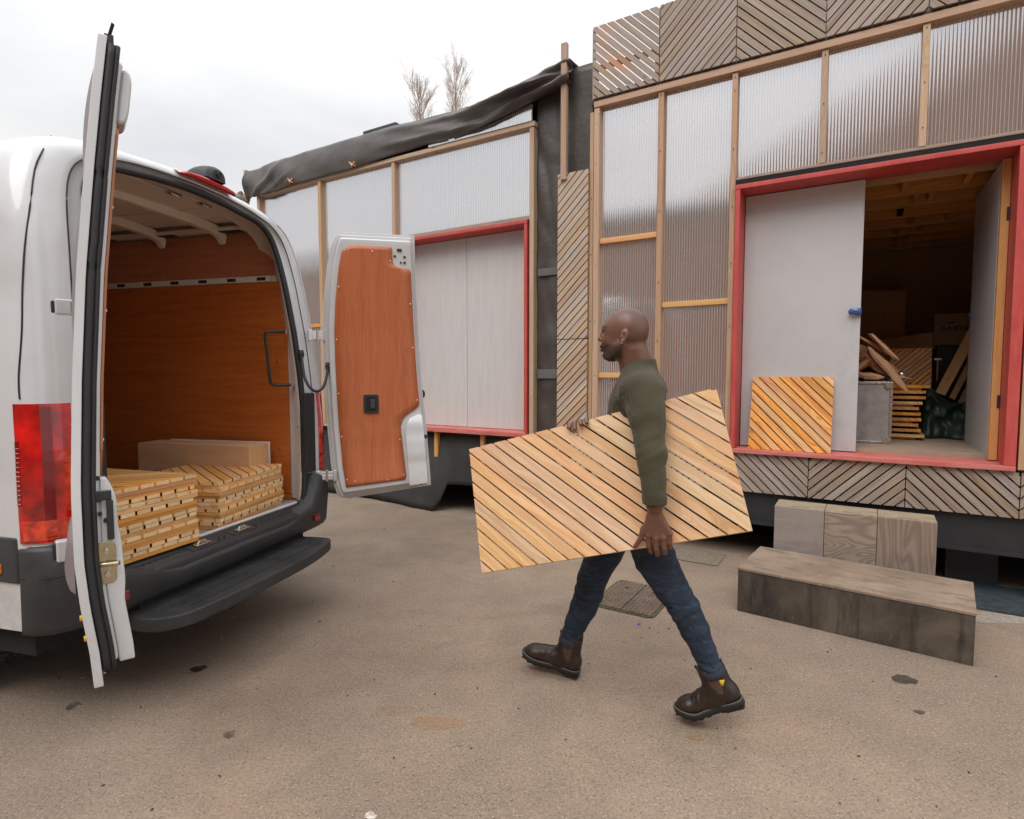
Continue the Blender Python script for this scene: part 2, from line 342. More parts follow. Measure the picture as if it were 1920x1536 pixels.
# ============================================================ GROUND
def sheet(name, pts, z, mat, kind='structure', **k):
    b = MB(); b.face([(p[0], p[1], z) for p in pts]); o = b.build(name, mat); meta(o, kind=kind, **k); return o
sheet('ground', [(-250, -250), (250, -250), (250, 250), (-250, 250)], 0, M['asphalt'])
def blob(name, px, py, rx, ry, col, rough=.8, z=.004, seed=0, label=None, cat=None, group=None, alpha=.8):
    """a stain: flat irregular patch lying on the asphalt"""
    rnd = random.Random(seed); c = on_ground(px, py); k = c[1] / FPX
    ph = [rnd.uniform(0, 6.28) for _ in range(4)]; b = MB(); P = []
    for i in range(40):
        a = 2 * math.pi * i / 40; q = 1 + .14 * math.sin(2 * a + ph[0]) + .1 * math.sin(3 * a + ph[1]) + .07 * math.sin(7 * a + ph[2])
        P.append((rx * k * q * math.cos(a), ry * k * q * math.sin(a) / (1.3 / c[1]), 0))
    b.face(P); t = NT(name + '_mat'); v = t.coords('Object'); n = t.noise(v, 60, 4)
    r = t.n('ShaderNodeVectorMath', {0: v}, operation='LENGTH').outputs['Value']
    ps = t.pbr(t.mix(n, tuple(x * .6 for x in col), tuple(x * 1.4 for x in col)), rough)
    ps.inputs['Alpha'].default_value = alpha
    a = t.math('MULTIPLY', t.mapr(t.noise(v, 25, 4), .3, .6, .35, 1), alpha); t.set(ps.inputs['Alpha'], a)
    return meta(b.build(name, t.m, loc=(c[0], c[1], z)), kind='structure')
blob('oil_stain', 372, 1255, 13, 6, (.03, .025, .02), .5, seed=1, alpha=.95)
blob('oil_stain', 48, 1227, 32, 10, (.015, .013, .012), .4, seed=2, alpha=.98)
blob('oil_stain', 1695, 1275, 20, 9, (.05, .045, .035), .7, seed=3, alpha=.9)
blob('oil_stain', 1724, 1336, 9, 4, (.06, .05, .045), .8, seed=4)
blob('oil_stain', 430, 1378, 12, 6, (.10, .08, .06), .8, seed=5, alpha=.6)
blob('oil_stain', 135, 1325, 10, 6, (.08, .065, .05), .8, seed=6, alpha=.7)
blob('rust_stain', 818, 1356, 46, 13, (.46, .25, .11), .9, seed=7, alpha=.34)
blob('rust_stain', 740, 1332, 30, 10, (.40, .25, .13), .9, seed=8, alpha=.16)
blob('pale_scrape', 695, 1531, 11, 7, (.75, .68, .6), .9, seed=9, alpha=.8)
blob('pale_scrape', 1862, 1160, 70, 9, (.52, .47, .42), .9, seed=10, alpha=.5)
blob('rust_stain', 1302, 1384, 16, 6, (.42, .22, .1), .9, seed=11, alpha=.4)
# small debris
rnd = random.Random(5); b = MB()
for i in range(700):
    px = rnd.uniform(-150, 2050); py = 960 + 620 * rnd.random() ** 1.3; c = on_ground(px, py); s = rnd.uniform(.0015, .0055)
    b.obox((c[0], c[1], s * .5), (math.cos(i), math.sin(i), 0), (-math.sin(i), math.cos(i), 0), (0, 0, 1), s, s * rnd.uniform(.5, 1), s * .5)
meta(b.build('gravel', simple('grit', (.30, .24, .19), .9, var=.5, scale=200)), 'loose grit and crumbs scattered over the brown asphalt', 'gravel', kind='stuff')

rnd = random.Random(15); b = MB()
for i in range(70):
    px = rnd.uniform(-50, 1970); py = 990 + 560 * rnd.random() ** 1.2; c = on_ground(px, py); s = rnd.uniform(.002, .006); a_ = rnd.uniform(0, 3.1)
    b.obox((c[0], c[1], .0025), (math.cos(a_), math.sin(a_), 0), (-math.sin(a_), math.cos(a_), 0), (0, 0, 1), s, s * rnd.uniform(.25, .8), .0022)
meta(b.build('dirt_crumbs', simple('dark_crumb', (.07, .05, .035), .9, var=.5, scale=200)), 'dark crumbs of dirt and bark scattered over the yard', 'debris', kind='stuff')
# manhole cover between the legs
c0 = on_ground(1190, 1122)
mh = empty('manhole_cover', (c0[0], c0[1], 0), R(-32), 'rusty square double manhole cover with raised tread behind the walking man', 'manhole cover')
def rrect(w, h, r, n=6):
    P = []
    for cx, cy, a0 in ((w - r, h - r, 0), (-w + r, h - r, 90), (-w + r, -h + r, 180), (w - r, -h + r, 270)):
        for i in range(n + 1): a = R(a0 + 90 * i / n); P.append((cx + r * math.cos(a), cy + r * math.sin(a)))
    return P
M['iron'] = simple('rusty_cast_iron', (.115, .082, .060), .85, var=.4, scale=18, bump=.5, bscale=90)
M['iron_worn'] = simple('worn_cast_iron', (.185, .138, .104), .6, var=.35, scale=14)
b = MB(); P = rrect(.215, .27, .05); b.face([(x, y, .008) for x, y in P]); 
for i in range(len(P)): a_, c_ = P[i], P[(i + 1) % len(P)]; b.face([(a_[0], a_[1], 0), (c_[0], c_[1], 0), (c_[0], c_[1], .008), (a_[0], a_[1], .008)])
b.build('frame', simple('mossy_iron_rim', (.085, .075, .04), .9, var=.4, scale=30), mh)
for sx in (-1, 1):
    b = MB(); b.prism([(0.004 * sx, -.255), (.197 * sx, -.255), (.197 * sx, .255), (.004 * sx, .255)], -.014, -.0085)
    o = b.build('cover_plate', M['iron'], mh, rot=(R(-90), 0, 0)); b = MB()
    for i in range(7):
        for j in range(18):
            x = sx * (.017 + i * .0275); y = -.24 + j * .0282 + (i % 2) * .012
            dx, dy = (.011, .004) if (i + j) % 2 else (.004, .011)
            b.box(x - dx, x + dx, -.0165, -.0139, y - dy, y + dy)
    o = b.build('raised_tread', M['iron_worn'], mh, rot=(R(-90), 0, 0)); o['kind'] = 'stuff'
for sx in (-1, 1): b = MB(); b.prism([(sx * .1 + .018 * math.cos(k), .12 + .010 * math.sin(k)) for k in np.linspace(0, 6.28, 12, endpoint=False)], -.0175, -.0168); b.build('key_hole', M['dark'], mh, rot=(R(-90), 0, 0))
c1 = on_ground(1305, 1043); b = MB(); P = rrect(.2, .17, .03)
for i in range(len(P)):
    a_, c_ = P[i], P[(i + 1) % len(P)]; b.face([(a_[0], a_[1], .006), (c_[0], c_[1], .006), (c_[0] * 1.05, c_[1] * 1.06, .006), (a_[0] * 1.05, a_[1] * 1.06, .006)])
b.face([(x, y, .0045) for x, y in P])
meta(b.build('drain_cover', simple('dusty_cover', (.21, .165, .125), .9, var=.25, scale=30), loc=(c1[0], c1[1], 0), rot=(0, 0, R(-32))), 'flat dusty inspection cover in the asphalt beside the wooden step', 'drain cover')
c1 = on_ground(1198, 1172); b = MB(); b.face([(-.014, -.006, .003), (.004, -.011, .005), (.013, .002, .014), (-.004, .01, .006)])
meta(b.build('litter_scrap', simple('violet_paper', (.12, .04, .5), .5), loc=(c1[0], c1[1], 0.002)), 'tiny violet scrap of litter near the manhole cover', 'litter')

# ============================================================ WORKSHOP BUILDINGS
ANG = math.atan2(-.52315, .85224); U3 = np.array([.85224, -.52315, 0]); N3 = np.array([-.52315, -.85224, 0])
OB = np.array([2.298, 4.4664, 0])
def fu(px, py, y=0.):
    """photo pixel -> (u, z) on the facade plane pushed y metres inwards"""
    q = on_plane(px, py, OB - N3 * y, N3) - OB; return float(q @ U3), float(q[2])
def toworld(u, y, z): return OB + U3 * u - N3 * y + np.array([0, 0, z])
right = empty('workshop_unit', OB, ANG, 'timber framed workshop with clear ribbed panels, chevron slat parapet and an open red door frame', 'building')
left = empty('workshop_unit', toworld(-4.5, 0, 0), ANG, 'timber framed workshop with dark roof membrane and closed pale doors, behind the open van door', 'building')
LU = -4.5     # left unit's own origin along u
def bar(parent, name, u0, u1, y0, y1, z0, z1, mat='timber', bevel=0.002, **k):
    ou = LU if parent is left else 0
    b = MB(); b.box(u0 - ou, u1 - ou, y0, y1, z0, z1); return b.build(name, M[mat], parent, bevel=bevel, seg=1)
_slat = {}
def slat_panel(parent, x0, y0, z0, Wd, Hd, sign, mat, sw=.047, gap=.009, th=.019, phase=0., frame=None, rot=None, jit=.0015, name='slat', tilt=45, bat=(.04, .019), seed=0, lim=None):
    """diagonal slats as separate parts; front face at y0, x0/z0 = lower left corner; sign +1 = '/', -1 = '\\'"""
    rnd = random.Random(seed + int(x0 * 97)); a = R(tilt); d = (math.cos(a), sign * math.sin(a)); n = (-sign * math.sin(a), math.cos(a)) 
    cs = [n[0] * x + n[1] * z for x in (0, Wd) for z in (0, Hd)]; lo, hi = min(cs), max(cs); p = sw + gap
    k = 0; c = lo - phase * p
    while c < hi:
        poly = [(0, 0), (Wd, 0), (Wd, Hd), (0, Hd)]
        poly = clip(poly, n, c + sw); poly = clip(poly, (-n[0], -n[1]), -c)
        if len(poly) >= 3:
            A = abs(sum(poly[i][0] * poly[(i + 1) % len(poly)][1] - poly[(i + 1) % len(poly)][0] * poly[i][1] for i in range(len(poly)))) / 2
            if A > .00015:
                key = (round(Wd, 4), round(Hd, 4), sign, round(sw, 4), round(gap, 4), round(th, 4), round(phase, 3), round(tilt, 1), k)
                if (key, mat) not in _slat:
                    b = MB(); b.prism(poly, 0, th, d); _slat[(key, mat)] = b.mesh('slat'); _slat[(key, mat)].materials.append(M[mat])
                    if mat == 'stack':
                        _slat[(key, mat)].materials.append(M['end_grain'])
                        for fi in b.mi: _slat[(key, mat)].polygons[fi].material_index = 1
                link(name, _slat[(key, mat)], None, parent, (x0, y0 + rnd.uniform(-jit, jit), z0))
        c += p; k += 1
    if frame:
        bw, bt = bat
        for q in (0, 1):
            b = MB(); zz = z0 + (Hd - bw) * q; b.box(x0 + .002, x0 + Wd - .002, y0 + th + .0016, y0 + th + bt, zz + .001, zz + bw - .001); b.build('batten', M[frame], parent)
        for q in (0, 1):
            b = MB(); xx = x0 + .002 + (Wd - bw - .004) * q; b.box(xx, xx + bw, y0 + th + .0016, y0 + th + bt - .0005, z0 + bw, z0 + Hd - bw); b.build('batten', M[frame], parent)

# parapet of chevron panels, each panel a framed square
PU = [-1.808, -1.205, -.592, .028, .640, 1.252, 1.862]
for i in range(6):
    cp = empty('parapet_panel', parent=right)
    slat_panel(cp, PU[i] + .004, -.075, 3.962, PU[i + 1] - PU[i] - .008, .612, -1 if i % 2 == 0 else 1, 'grey_wood', sw=.0440, gap=.0100, th=.02, phase=.35 + .1 * i, seed=i)
    b = MB(); w0, w1 = PU[i] + .008, PU[i + 1] - .008
    b.box(w0, w1, -.053, -.030, 3.966, 4.01); b.box(w0, w1, -.053, -.030, 4.21, 4.25); b.box(w0, w0 + .035, -.053, -.031, 4.012, 4.208); b.box(w1 - .035, w1, -.053, -.031, 4.012, 4.208)
    b.build('panel_frame', M['grey_wood'], cp)
for i in range(7): bar(right, 'seam_batten', PU[i] - .012, PU[i] + .012, -.052, -.035, 3.962, 4.572, 'grey_wood', 0)
bar(right, 'parapet_gap_shade', -1.19, 1.86, -.0295, -.012, 3.9625, 4.43, 'dark', 0)  # black sheet added so the parapet slat gaps read dark
bar(right, 'plinth_gap_shade', -1.79, 1.86, -.0057, -.0045, .568, .870, 'dark', 0)  # black sheet paints shade into the plinth slat gaps
bar(right, 'strip_gap_shade', -2.148, -1.850, -.0195, -.0185, .625, 3.355, 'dark', 0)  # black sheet paints shade into the strip slat gaps
bar(right, 'parapet_rail', -1.81, 1.87, -.050, -.012, 3.9425, 3.9615, 'membrane', 0)
# plinth chevrons
QU = [-1.80, -1.20, -.60, .002, .622, 1.246, 1.868]
for i in range(6):
    cp = empty('plinth_panel', parent=right)
    slat_panel(cp, QU[i] + .003, -.05, .565, QU[i + 1] - QU[i] - .006, .308, -1 if i % 2 == 0 else 1, 'grey_wood', sw=.0440, gap=.0105, th=.02, phase=.2, seed=20 + i)
    b = MB(); w0, w1 = QU[i] + .006, QU[i + 1] - .006
    b.box(w0, w1, -.028, -.006, .57, .60); b.box(w0, w1, -.028, -.006, .83, .865); b.box(w0, w0 + .03, -.028, -.007, .602, .828); b.box(w1 - .03, w1, -.028, -.007, .602, .828)
    b.build('panel_frame', M['grey_wood'], cp)
# narrow strip panels left of the clear wall
for z0, hh, sd_ in ((1.842, 1.518, 31), (.62, 1.214, 32)):
    cp = empty('strip_panel', parent=right)
    slat_panel(cp, -2.150, -.075, z0, .305, hh, 1, 'mid_wood', sw=.0440, gap=.0100, th=.02, phase=.6, seed=sd_)
    b = MB(); b.box(-2.147, -2.112, -.0535, -.02, z0 + .003, z0 + hh - .003); b.box(-1.872, -1.848, -.0535, -.02, z0 + .003, z0 + hh - .003)
    b.build('panel_frame', M['timber'], cp)
# studs and beams
bar(right, 'stud', -1.800, -1.748, -.052, .04, .89, 3.885); bar(right, 'stud', -1.842, -1.806, -.045, .05, .62, 3.86)
bar(right, 'stud', -1.218, -1.170, -.045, .04, .89, 3.885)
bar(right, 'stud', -.622, -.580, -.047, .04, .89, 3.885)
bar(right, 'stud', .004, .048, -.045, .04, 3.075, 3.885); bar(right, 'stud', .612, .656, -.047, .04, 3.075, 3.885)
bar(right, 'stud', 1.228, 1.272, -.045, .04, .885, 3.885); bar(right, 'stud', 1.835, 1.88, -.045, .04, .885, 3.885)
bar(right, 'top_beam', -1.80, 1.88, -.060, .05, 3.890, 3.942)
bar(right, 'sole_plate', -1.80, -.62, -.045, .05, .845, .888)
for u0, u1, z, yy in ((-1.748, -1.218, 2.69, -.03), (-1.170, -.622, 2.085, -.02), (-1.748, -1.218, 1.48, -.03), (-1.170, -.622, 3.30, .018), (.048, .612, 3.26, .018), (-1.17, -.622, 1.3, .03)):
    bar(right, 'noggin', u0 + .002, u1 - .002, yy, yy + .045, z, z + .045, 'timber_in')
bar(right, 'lintel_strip', -.578, 1.226, -.043, .03, 3.052, 3.074, 'grey_wood')
for i in range(8):      # screw heads
    pass
b = MB()
for u, zs in ((-1.774, (3.75, 3.4, 2.95, 2.5, 2.0, 1.5)), (-1.194, (3.86, 3.4, 2.9, 2.3, 1.8)), (-.601, (3.85, 3.75, 3.3, 2.85, 2.4, 1.9)), (.026, (3.85, 3.5, 3.15)), (.634, (3.86, 3.5, 3.2)), (-1.824, (3.1, 2.6, 2.0))):
    for z in zs:
        b.tube([(u, -.0445, z), (u, -.0535, z)], .0035, 8)
b.build('screw_heads', M['dark'], right)['kind'] = 'stuff'
def clear(parent, u0, u1, z0, z1, y=.004):
    ou = LU if parent is left else 0
    b = MB(); b.box(u0 - ou, u1 - ou, y, y + .010, z0, z1); return b.build('clear_panel', M['poly'], parent)
clear(right, -1.747, -1.219, .89, 3.888); clear(right, -1.169, -.623, .89, 3.888)
clear(right, -.579, .003, 3.076, 3.888); clear(right, .049, .611, 3.076, 3.888); clear(right, .657, 1.227, 3.076, 3.888)
clear(right, 1.273, 1.834, .888, 3.888)
# inner lining behind the clear panels, roof deck
for (u0, u1, z0, z1) in ((-1.80, -.60, .80, 3.94), (-.60, 1.9, 3.10, 3.94), (1.215, 1.9, .8, 3.10)):
    bar(right, 'lining', u0, u1, .105, .12, z0, z1, 'lining_brown', 0)
# red door frame
bar(right, 'door_frame', -.573, -.538, -.078, .215, .913, 2.968, 'red', .002)
bar(right, 'door_frame', 1.150, 1.212, -.078, .215, .913, 2.968, 'red', .002)
bar(right, 'door_frame', -.573, 1.212, -.080, .215, 2.970, 3.005, 'red', .002)
bar(right, 'door_sill', -.573, 1.212, -.084, .215, .878, .911, 'red_worn', .002)
bar(right, 'drip_strip', -.575, 1.214, -.05, .0, 3.009, 3.046, 'dark', 0)
# door leaves
dl_ = empty('door_leaf', parent=right); bar(dl_, 'leaf_board', -.534, .306, .150, .185, .918, 2.964, 'grey_door')
def blue_handle(parent, u, y, z, out=-1, ax='u'):
    b = MB(); 
    G = []
    for i in range(9):
        t = i / 8; row = []
        for j in range(13):
            a = 2 * math.pi * j / 12; r = (.018 + .004 * math.sin(math.pi * t)) * (1 if 0 < i < 8 else .35)
            row.append((u - .075 + .09 * t, y + out * (.024 + .010 * math.sin(math.pi * t)) + math.sin(a) * r * .55, z + math.cos(a) * r * (1.25 - .4 * t)))
        G.append(row)
    b.grid(G); b.box(u - .03, u + .012, min(y, y + out * .03), max(y, y + out * .03), z - .024, z + .024)
    return b.build('handle', M['blue'], parent, weld=True, bevel=.004)
blue_handle(dl_, .300, .150, 1.985)
dr_ = empty('door_leaf', (1.135, .205, 0), R(92), parent=right); b = MB(); b.box(0.006, .87, 0, .036, .932, 2.955); b.build('leaf_board', M['grey_door'], dr_, bevel=.002)
b = MB(); b.box(.80, .875, -.02, .056, 1.965, 2.01); b.build('handle', M['blue'], dr_, bevel=.008)
bar(right, 'inner_jamb', 1.100, 1.148, .150, .20, .918, 2.964, 'timber_in')
b = MB(); b.box(1.132, 1.1495, .146, .149, 2.55, 2.64); b.build('hinge', M['black'], right); b = MB(); b.box(1.132, 1.1495, .146, .149, 1.28, 1.37); b.build('hinge', M['black'], right)
# workshop room behind the open door
def room():
    b = MB(); b.box(-.70, 2.3, .216, 3.6, .895, .942); b.build('room_floor', simple('dusty_ply_floor', (.33, .245, .18), .8, var=.15), right)
    b = MB(); b.box(-.75, 2.35, 3.60, 3.63, .9, 3.6); b.box(-.78, -.75, .22, 3.6, .9, 3.6); b.box(2.32, 2.35, .22, 3.6, .9, 3.6); b.build('room_walls', M['osb'], right)
    b = MB(); b.box(-.78, 2.35, .2, 3.65, 3.30, 3.33); b.build('room_ceiling', M['osb'], right)
    for i in range(8):
        y = .42 + i * .42
        bar(right, 'ceiling_joist', -.74, 2.3, y, y + .05, 2.985, 3.19, 'timber_in')
    for i in range(7):
        for u in (.55 + .1 * (i % 2), .95 - .2 * (i % 3)):
            bar(right, 'joist_blocking', u, u + .045, .472 + i * .42, .838 + i * .42, 3.0, 3.18, 'timber_in', 0)
room()
# body of the building (sides, back, roof) so that it stands from other angles
b = MB(); b.box(-1.85, 4.6, 3.75, 3.80, .6, 4.0); b.box(4.55, 4.6, .1, 3.75, .6, 4.0); b.box(-1.84, -1.80, .052, 3.75, .6, 4.0); b.build('outer_wall', M['membrane'], right)
b = MB(); b.box(-1.85, 4.65, .0, 3.85, 3.945, 3.96); b.build('roof', M['membrane'], right)
b = MB(); b.box(1.88, 4.6, .02, .05, .86, 3.94); b.build('front_wall', M['osb'], right)
# steel base beam and near-black sheets painting the shade below
M['base_steel'] = simple('painted_base_steel', (.022, .023, .026), .5, var=.15)
b = MB(); b.box(-2.15, 4.6, -.004, .10, .30, .563); b.box(-2.15, 4.6, -.03, .10, .30, .325); b.build('base_beam', M['base_steel'], right)
b = MB(); b.box(-2.1, 4.6, .8, .85, 0.0, .60); b.box(-2.1, 4.6, .1, 3.7, .55, .6); b.build('underfloor_shade', M['dark'], right)
for u in (-1.6, .9, 3.2):
    b = MB(); b.box(u, u + .3, .25, .55, 0, .30); b.build('pad_foot', M['base_steel'], right)

from mathutils import noise as mn
# ---- left unit
for u0, u1 in ((-6.665, -6.615), (-5.470, -5.418), (-4.252, -4.206), (-2.472, -2.424)):
    bar(left, 'stud', u0, u1, -.045, .04, (.89 if u0 < -5 or u0 > -3 else 3.05), 3.868)
bar(left, 'stud', -4.252, -4.206, -.045, .04, .89, 3.04)
bar(left, 'top_beam', -6.67, -2.41, -.055, .05, 3.872, 3.915)
bar(left, 'sole_plate', -6.67, -4.21, -.05, .05, .86, .889)
for u0, u1, z, yy in ((-6.615, -5.470, 2.70, .018), (-5.418, -4.252, 2.95, .018), (-5.418, -4.252, 3.36, .06), (-4.206, -2.472, 3.42, .07), (-6.615, -5.470, 2.10, -.01)):
    bar(left, 'noggin', u0 + .002, u1 - .002, yy, yy + .045, z, z + .04, 'timber_in')
clear(left, -6.614, -5.471, .89, 3.870); clear(left, -5.417, -4.253, .89, 3.870); clear(left, -4.205, -2.473, 3.05, 3.870)

bar(left, 'lining', -6.67, -4.22, .105, .12, .8, 3.9, 'lining_daylight', 0); bar(left, 'lining', -4.22, -2.42, .105, .12, 3.05, 3.9, 'lining_daylight', 0)
bar(left, 'door_frame', -4.205, -4.172, -.06, .215, .933, 2.968, 'red', .002); bar(left, 'door_frame', -2.525, -2.492, -.06, .215, .933, 2.968, 'red', .002)
bar(left, 'door_frame', -4.205, -2.492, -.062, .215, 2.970, 3.003, 'red', .002); bar(left, 'door_sill', -4.205, -2.492, -.075, .215, .885, .931, 'red_worn', .002)
bar(left, 'lintel_strip', -4.205, -2.475, -.04, .03, 3.006, 3.045, 'grey_wood')
for u0, u1 in ((-4.170, -3.353), (-3.349, -2.527)):
    l_ = empty('door_leaf', parent=left); bar(l_, 'leaf_board', u0 - LU, u1 - LU, .135, .165, .935, 2.966, 'white_ply')
bar(left, 'lower_stud', -3.71, -3.66, .0, .045, .50, .883, 'timber_in'); bar(left, 'lower_stud', -3.09, -3.045, .0, .045, .50, .883, 'timber_in')
b = MB(); b.box(-6.8 - LU, -2.3 - LU, 3.4, 3.45, .5, 4.1); b.box(-6.8 - LU, -6.76 - LU, .1, 3.4, .5, 4.1); b.box(-6.8 - LU, -2.3 - LU, .13, 3.45, 4.0, 4.03); b.build('outer_wall', M['membrane'], left)
b = MB(); b.box(-6.7 - LU, -2.4 - LU, .17, .2, .6, 4.0); b.build('inner_wall', M['osb'], left)
b = MB(); b.box(-6.8 - LU, -2.2 - LU, 1.0, 1.05, 0, .60); b.box(-6.8 - LU, -2.2 - LU, .12, 3.4, .56, .6); b.build('underfloor_shade', M['dark'], left)  # near-black sheets paint the shade under the floor

def cloth(name, G, mat, parent, th=.004, **k):
    b = MB(); b.grid(G); o = b.build(name, mat, parent, weld=True, **k)
    m = o.modifiers.new('t', 'SOLIDIFY'); m.thickness = th; return o
# membrane rolled over the left unit's eaves: lower and upper outline measured on the facade
lo = [(468, 372), (500, 366), (545, 350), (600, 334), (660, 318), (735, 292), (800, 272), (850, 262), (900, 244), (950, 221), (1005, 192), (1058, 162)]
up = [(468, 322), (520, 302), (580, 283), (660, 259), (740, 236), (800, 220), (850, 206), (900, 190), (950, 171), (1000, 150), (1030, 135), (1062, 120)]
LO = [fu(*p, -.07) for p in lo]; UP = [fu(*p, -.02) for p in up]
zlo = lambda u: interp(u, [p[0] for p in LO], [p[1] for p in LO])
for nm_, y_, m_ in (('clear_panel', -.066, 'poly'), ('upper_lining', -.052, 'lining_daylight')):
    b = MB(); us_ = [-3.7, -3.4, -3.1, -2.8, -2.44]; b.prism([(us_[0] - LU, 3.918), (us_[-1] - LU, 3.918)] + [(u - LU, max(3.92, zlo(u) + .012)) for u in us_[::-1]], y_, y_ + .008); b.build(nm_, M[m_], left)  # pale sheet added behind the clear wedge to read as sky showing through
nu, nv = 90, 14; G = []
for i in range(nu + 1):
    u = -6.86 + (6.86 - 2.02) * i / nu; a = interp(u, [p[0] for p in LO], [p[1] for p in LO]); t_ = interp(u, [p[0] for p in UP], [p[1] for p in UP]); row = []
    e = min(1, (u + 6.86) / 1.6)
    for j in range(nv + 1):
        v = j / nv; z = a + (t_ - a) * v
        s1 = math.sin(9 * u + 5.5 * v * (1 if u < -5 else 2.2)) ; s2 = math.sin(3.1 * u - 9 * v + 1)
        amp = .020 * (1 - e) + .003 + (.045 * max(0, (u + 4.2) / 2.2))
        y = -.075 + 1.5 * amp * (s1 * .5 * (1 - max(0, (u + 4.2) / 2.2)) + s2 * (max(0, (u + 4.2) / 2.2)) + .12 * math.sin(31 * u)) - .02 * math.sin(math.pi * v) + .05 * v * v
        for us in (-5.75, -4.95, -4.35): y -= .004 * math.exp(-((u - us) / .012) ** 2)
        w_ = max(0, min(1, (u + 4.6) / 2.0)); y -= .075 * w_ * (1 - abs(math.sin(math.pi * (1.9 * v + .22 * u + .3)))) ** 1.6; z -= .03 * w_ * math.sin(3 * u) * v
        wl = max(0, 1 - (u + 6.87) / 1.1); y -= .06 * wl * (1 - abs(math.sin(5.2 * (u + 6.9) / (v + .35)))) ** 2
        row.append((u - LU, y, z))
    for q in range(1, 7): row.append((u - LU, -.02 + .35 * q, t_ + .05 * math.sin(q * .5) - .02 * q * q * .3))
    G.append(row)
cloth('roof_membrane', G, M['membrane'], left)
bar(left, 'corner_post', -6.93, -6.885, -.05, .0, 3.75, 4.26); 
b = MB(); b.tube([(-7.09 - LU, -.12, 3.93), (-6.9 - LU, .0, 3.88)], .045, 14); b.build('roller_end', simple('roller_grey', (.25, .22, .19), .7), left)
b = MB()
b.tube([(-7.0 - LU, -.06, 3.97), (-6.9 - LU, -.04, 3.80), (-6.87 - LU, -.06, 3.66)], .035, 8); b.build('tied_membrane', M['membrane'], left)
q0, q1 = fu(680, 245, .6), fu(735, 233, .6)
b = MB(); b.box(q0[0] - LU, q1[0] + .06 - LU, .6, 1.3, q1[1] - .25, q1[1] + .02); b.build('roof_vent_box', M['bumper'], left, bevel=.01)
def clampo(px, py, s, label):
    u, z = fu(px, py, -.1); r = empty('spring_clamp', toworld(u, -.10, z), ANG, label, 'clamp')
    b = MB(); b.tube([(-.05 * s, -.02, .03), (0, 0, .0), (.05 * s, .01, -.02)], .009, 8); b.tube([(-.05 * s, .02, -.02), (0, 0, .0), (.05 * s, -.01, .022)], .009, 8); b.build('jaw', M['clamp'], r, weld=True)
    b = MB(); b.tube([(0, -.02, -.002), (0, .02, -.002)], .012, 10); b.build('spring', M['steel'], r, weld=True)
clampo(661, 309, .75, 'orange spring clamp holding the roof membrane near the middle of the left workshop eaves'); clampo(545, 340, .7, 'small clamp at the crumpled left end of the roof membrane')
# membrane between the two units
def hang(name, u0, u1, y, z0, z1, parent, amp=.012, seed=0, nx=26, nz=60):
    ou = LU if parent is left else 0; rnd = random.Random(seed); ph = [rnd.uniform(0, 6) for _ in range(6)]; G = []
    for i in range(nx + 1):
        row = []
        for j in range(nz + 1):
            u = u0 + (u1 - u0) * i / nx; z = z0 + (z1 - z0) * j / nz
            d = amp * (math.sin(16 * u + 3.3 * z + ph[0]) + .7 * math.sin(9 * u - 5 * z + ph[1]) + .5 * math.sin(31 * u + 7 * z + ph[2]) * math.sin(2 * z + ph[3]))
            d += amp * 2.2 * (1 - abs(mn.noise(Vector((u * 2.2 + seed, z * 1.1, seed))) * 2.2)) ** 3 * .5
            row.append((u - ou, y - abs(d) * .6, z))
        G.append(row)
    return cloth(name, G, M['membrane'], parent)
hang('hanging_membrane', -2.42, -2.10, .03, .5, 4.36, right, .021, 1); hang('hanging_membrane', -2.15, -1.84, .02, .5, 4.33, right, .005, 4)
b = MB(); b.box(-2.40, -2.16, -.006, -.004, 2.46, 2.53); b.box(-2.40, -2.16, -.006, -.004, 1.47, 1.56); b.build('tape_strip', simple('grey_tape', (.12, .115, .11), .4), right)
bar(right, 'tall_batten', -2.112, -2.056, -.10, -.055, 3.30, 4.515)
# ground skirt of the left unit
G = []
pts = [(-6.8, .02), (-5.4, .02), (-4.4, .0), (-3.95, -.05), (-3.68, -.10), (-3.55, .02), (-3.2, .03), (-2.45, .03), (-1.9, .04), (-1.2, .05)]
for i in range(70):
    u = -6.8 + 4.9 * i / 69; y = interp(u, [p[0] for p in pts], [p[1] for p in pts]); zb = interp(u, [-6.8, -5.0, -3.75, -3.66, -3.60, -3.55, -2.4, -1.9], [.02, .03, .005, .005, .12, .30, .34, .36])
    row = []
    for j in range(13):
        v = j / 12; z = .85 + (zb - .85) * v; row.append((u - LU, .05 + (y - .05) * v + .012 * math.sin(13 * u + 4 * z) * v + .01 * math.sin(5 * u - 6 * z), z))
    G.append(row)
cloth('skirt_membrane', G, M['membrane_skirt'], left)
# mat under the right unit
b = MB(); b.box(.92, 2.6, -.32, .25, .002, .014); meta(b.build('floor_mat', M['blue_tube'], loc=OB, rot=(0, 0, ANG)), 'flat dark blue grey mat on the ground under the workshop edge, right of the steps', 'mat')

# ============================================================ OPPOSITE YARD BUILDING (behind the camera, mirrored in the clear panels)
opp = empty('yard_building', toworld(0, -14, 0), ANG, 'long dark brick building across the yard, mirrored in the clear wall panels', 'building')
M['brick'] = simple('dark_brick', (.23, .13, .092), .85, var=.3, scale=2)
b = MB(); b.box(-34, -3.0, -6, 0, 0, 6.6)
b.build('wall', M['brick'], opp)
b = MB(); b.prism([(-3, 0), (12, 0), (12, 10.2), (5.5, 11.8), (-3, 7.1)], -8, -.3); b.build('gable_wall', M['brick'], opp)
b = MB(); b.box(-34.3, -2.9, -6.3, .3, 6.62, 6.8); b.build('roof', M['bumper'], opp)

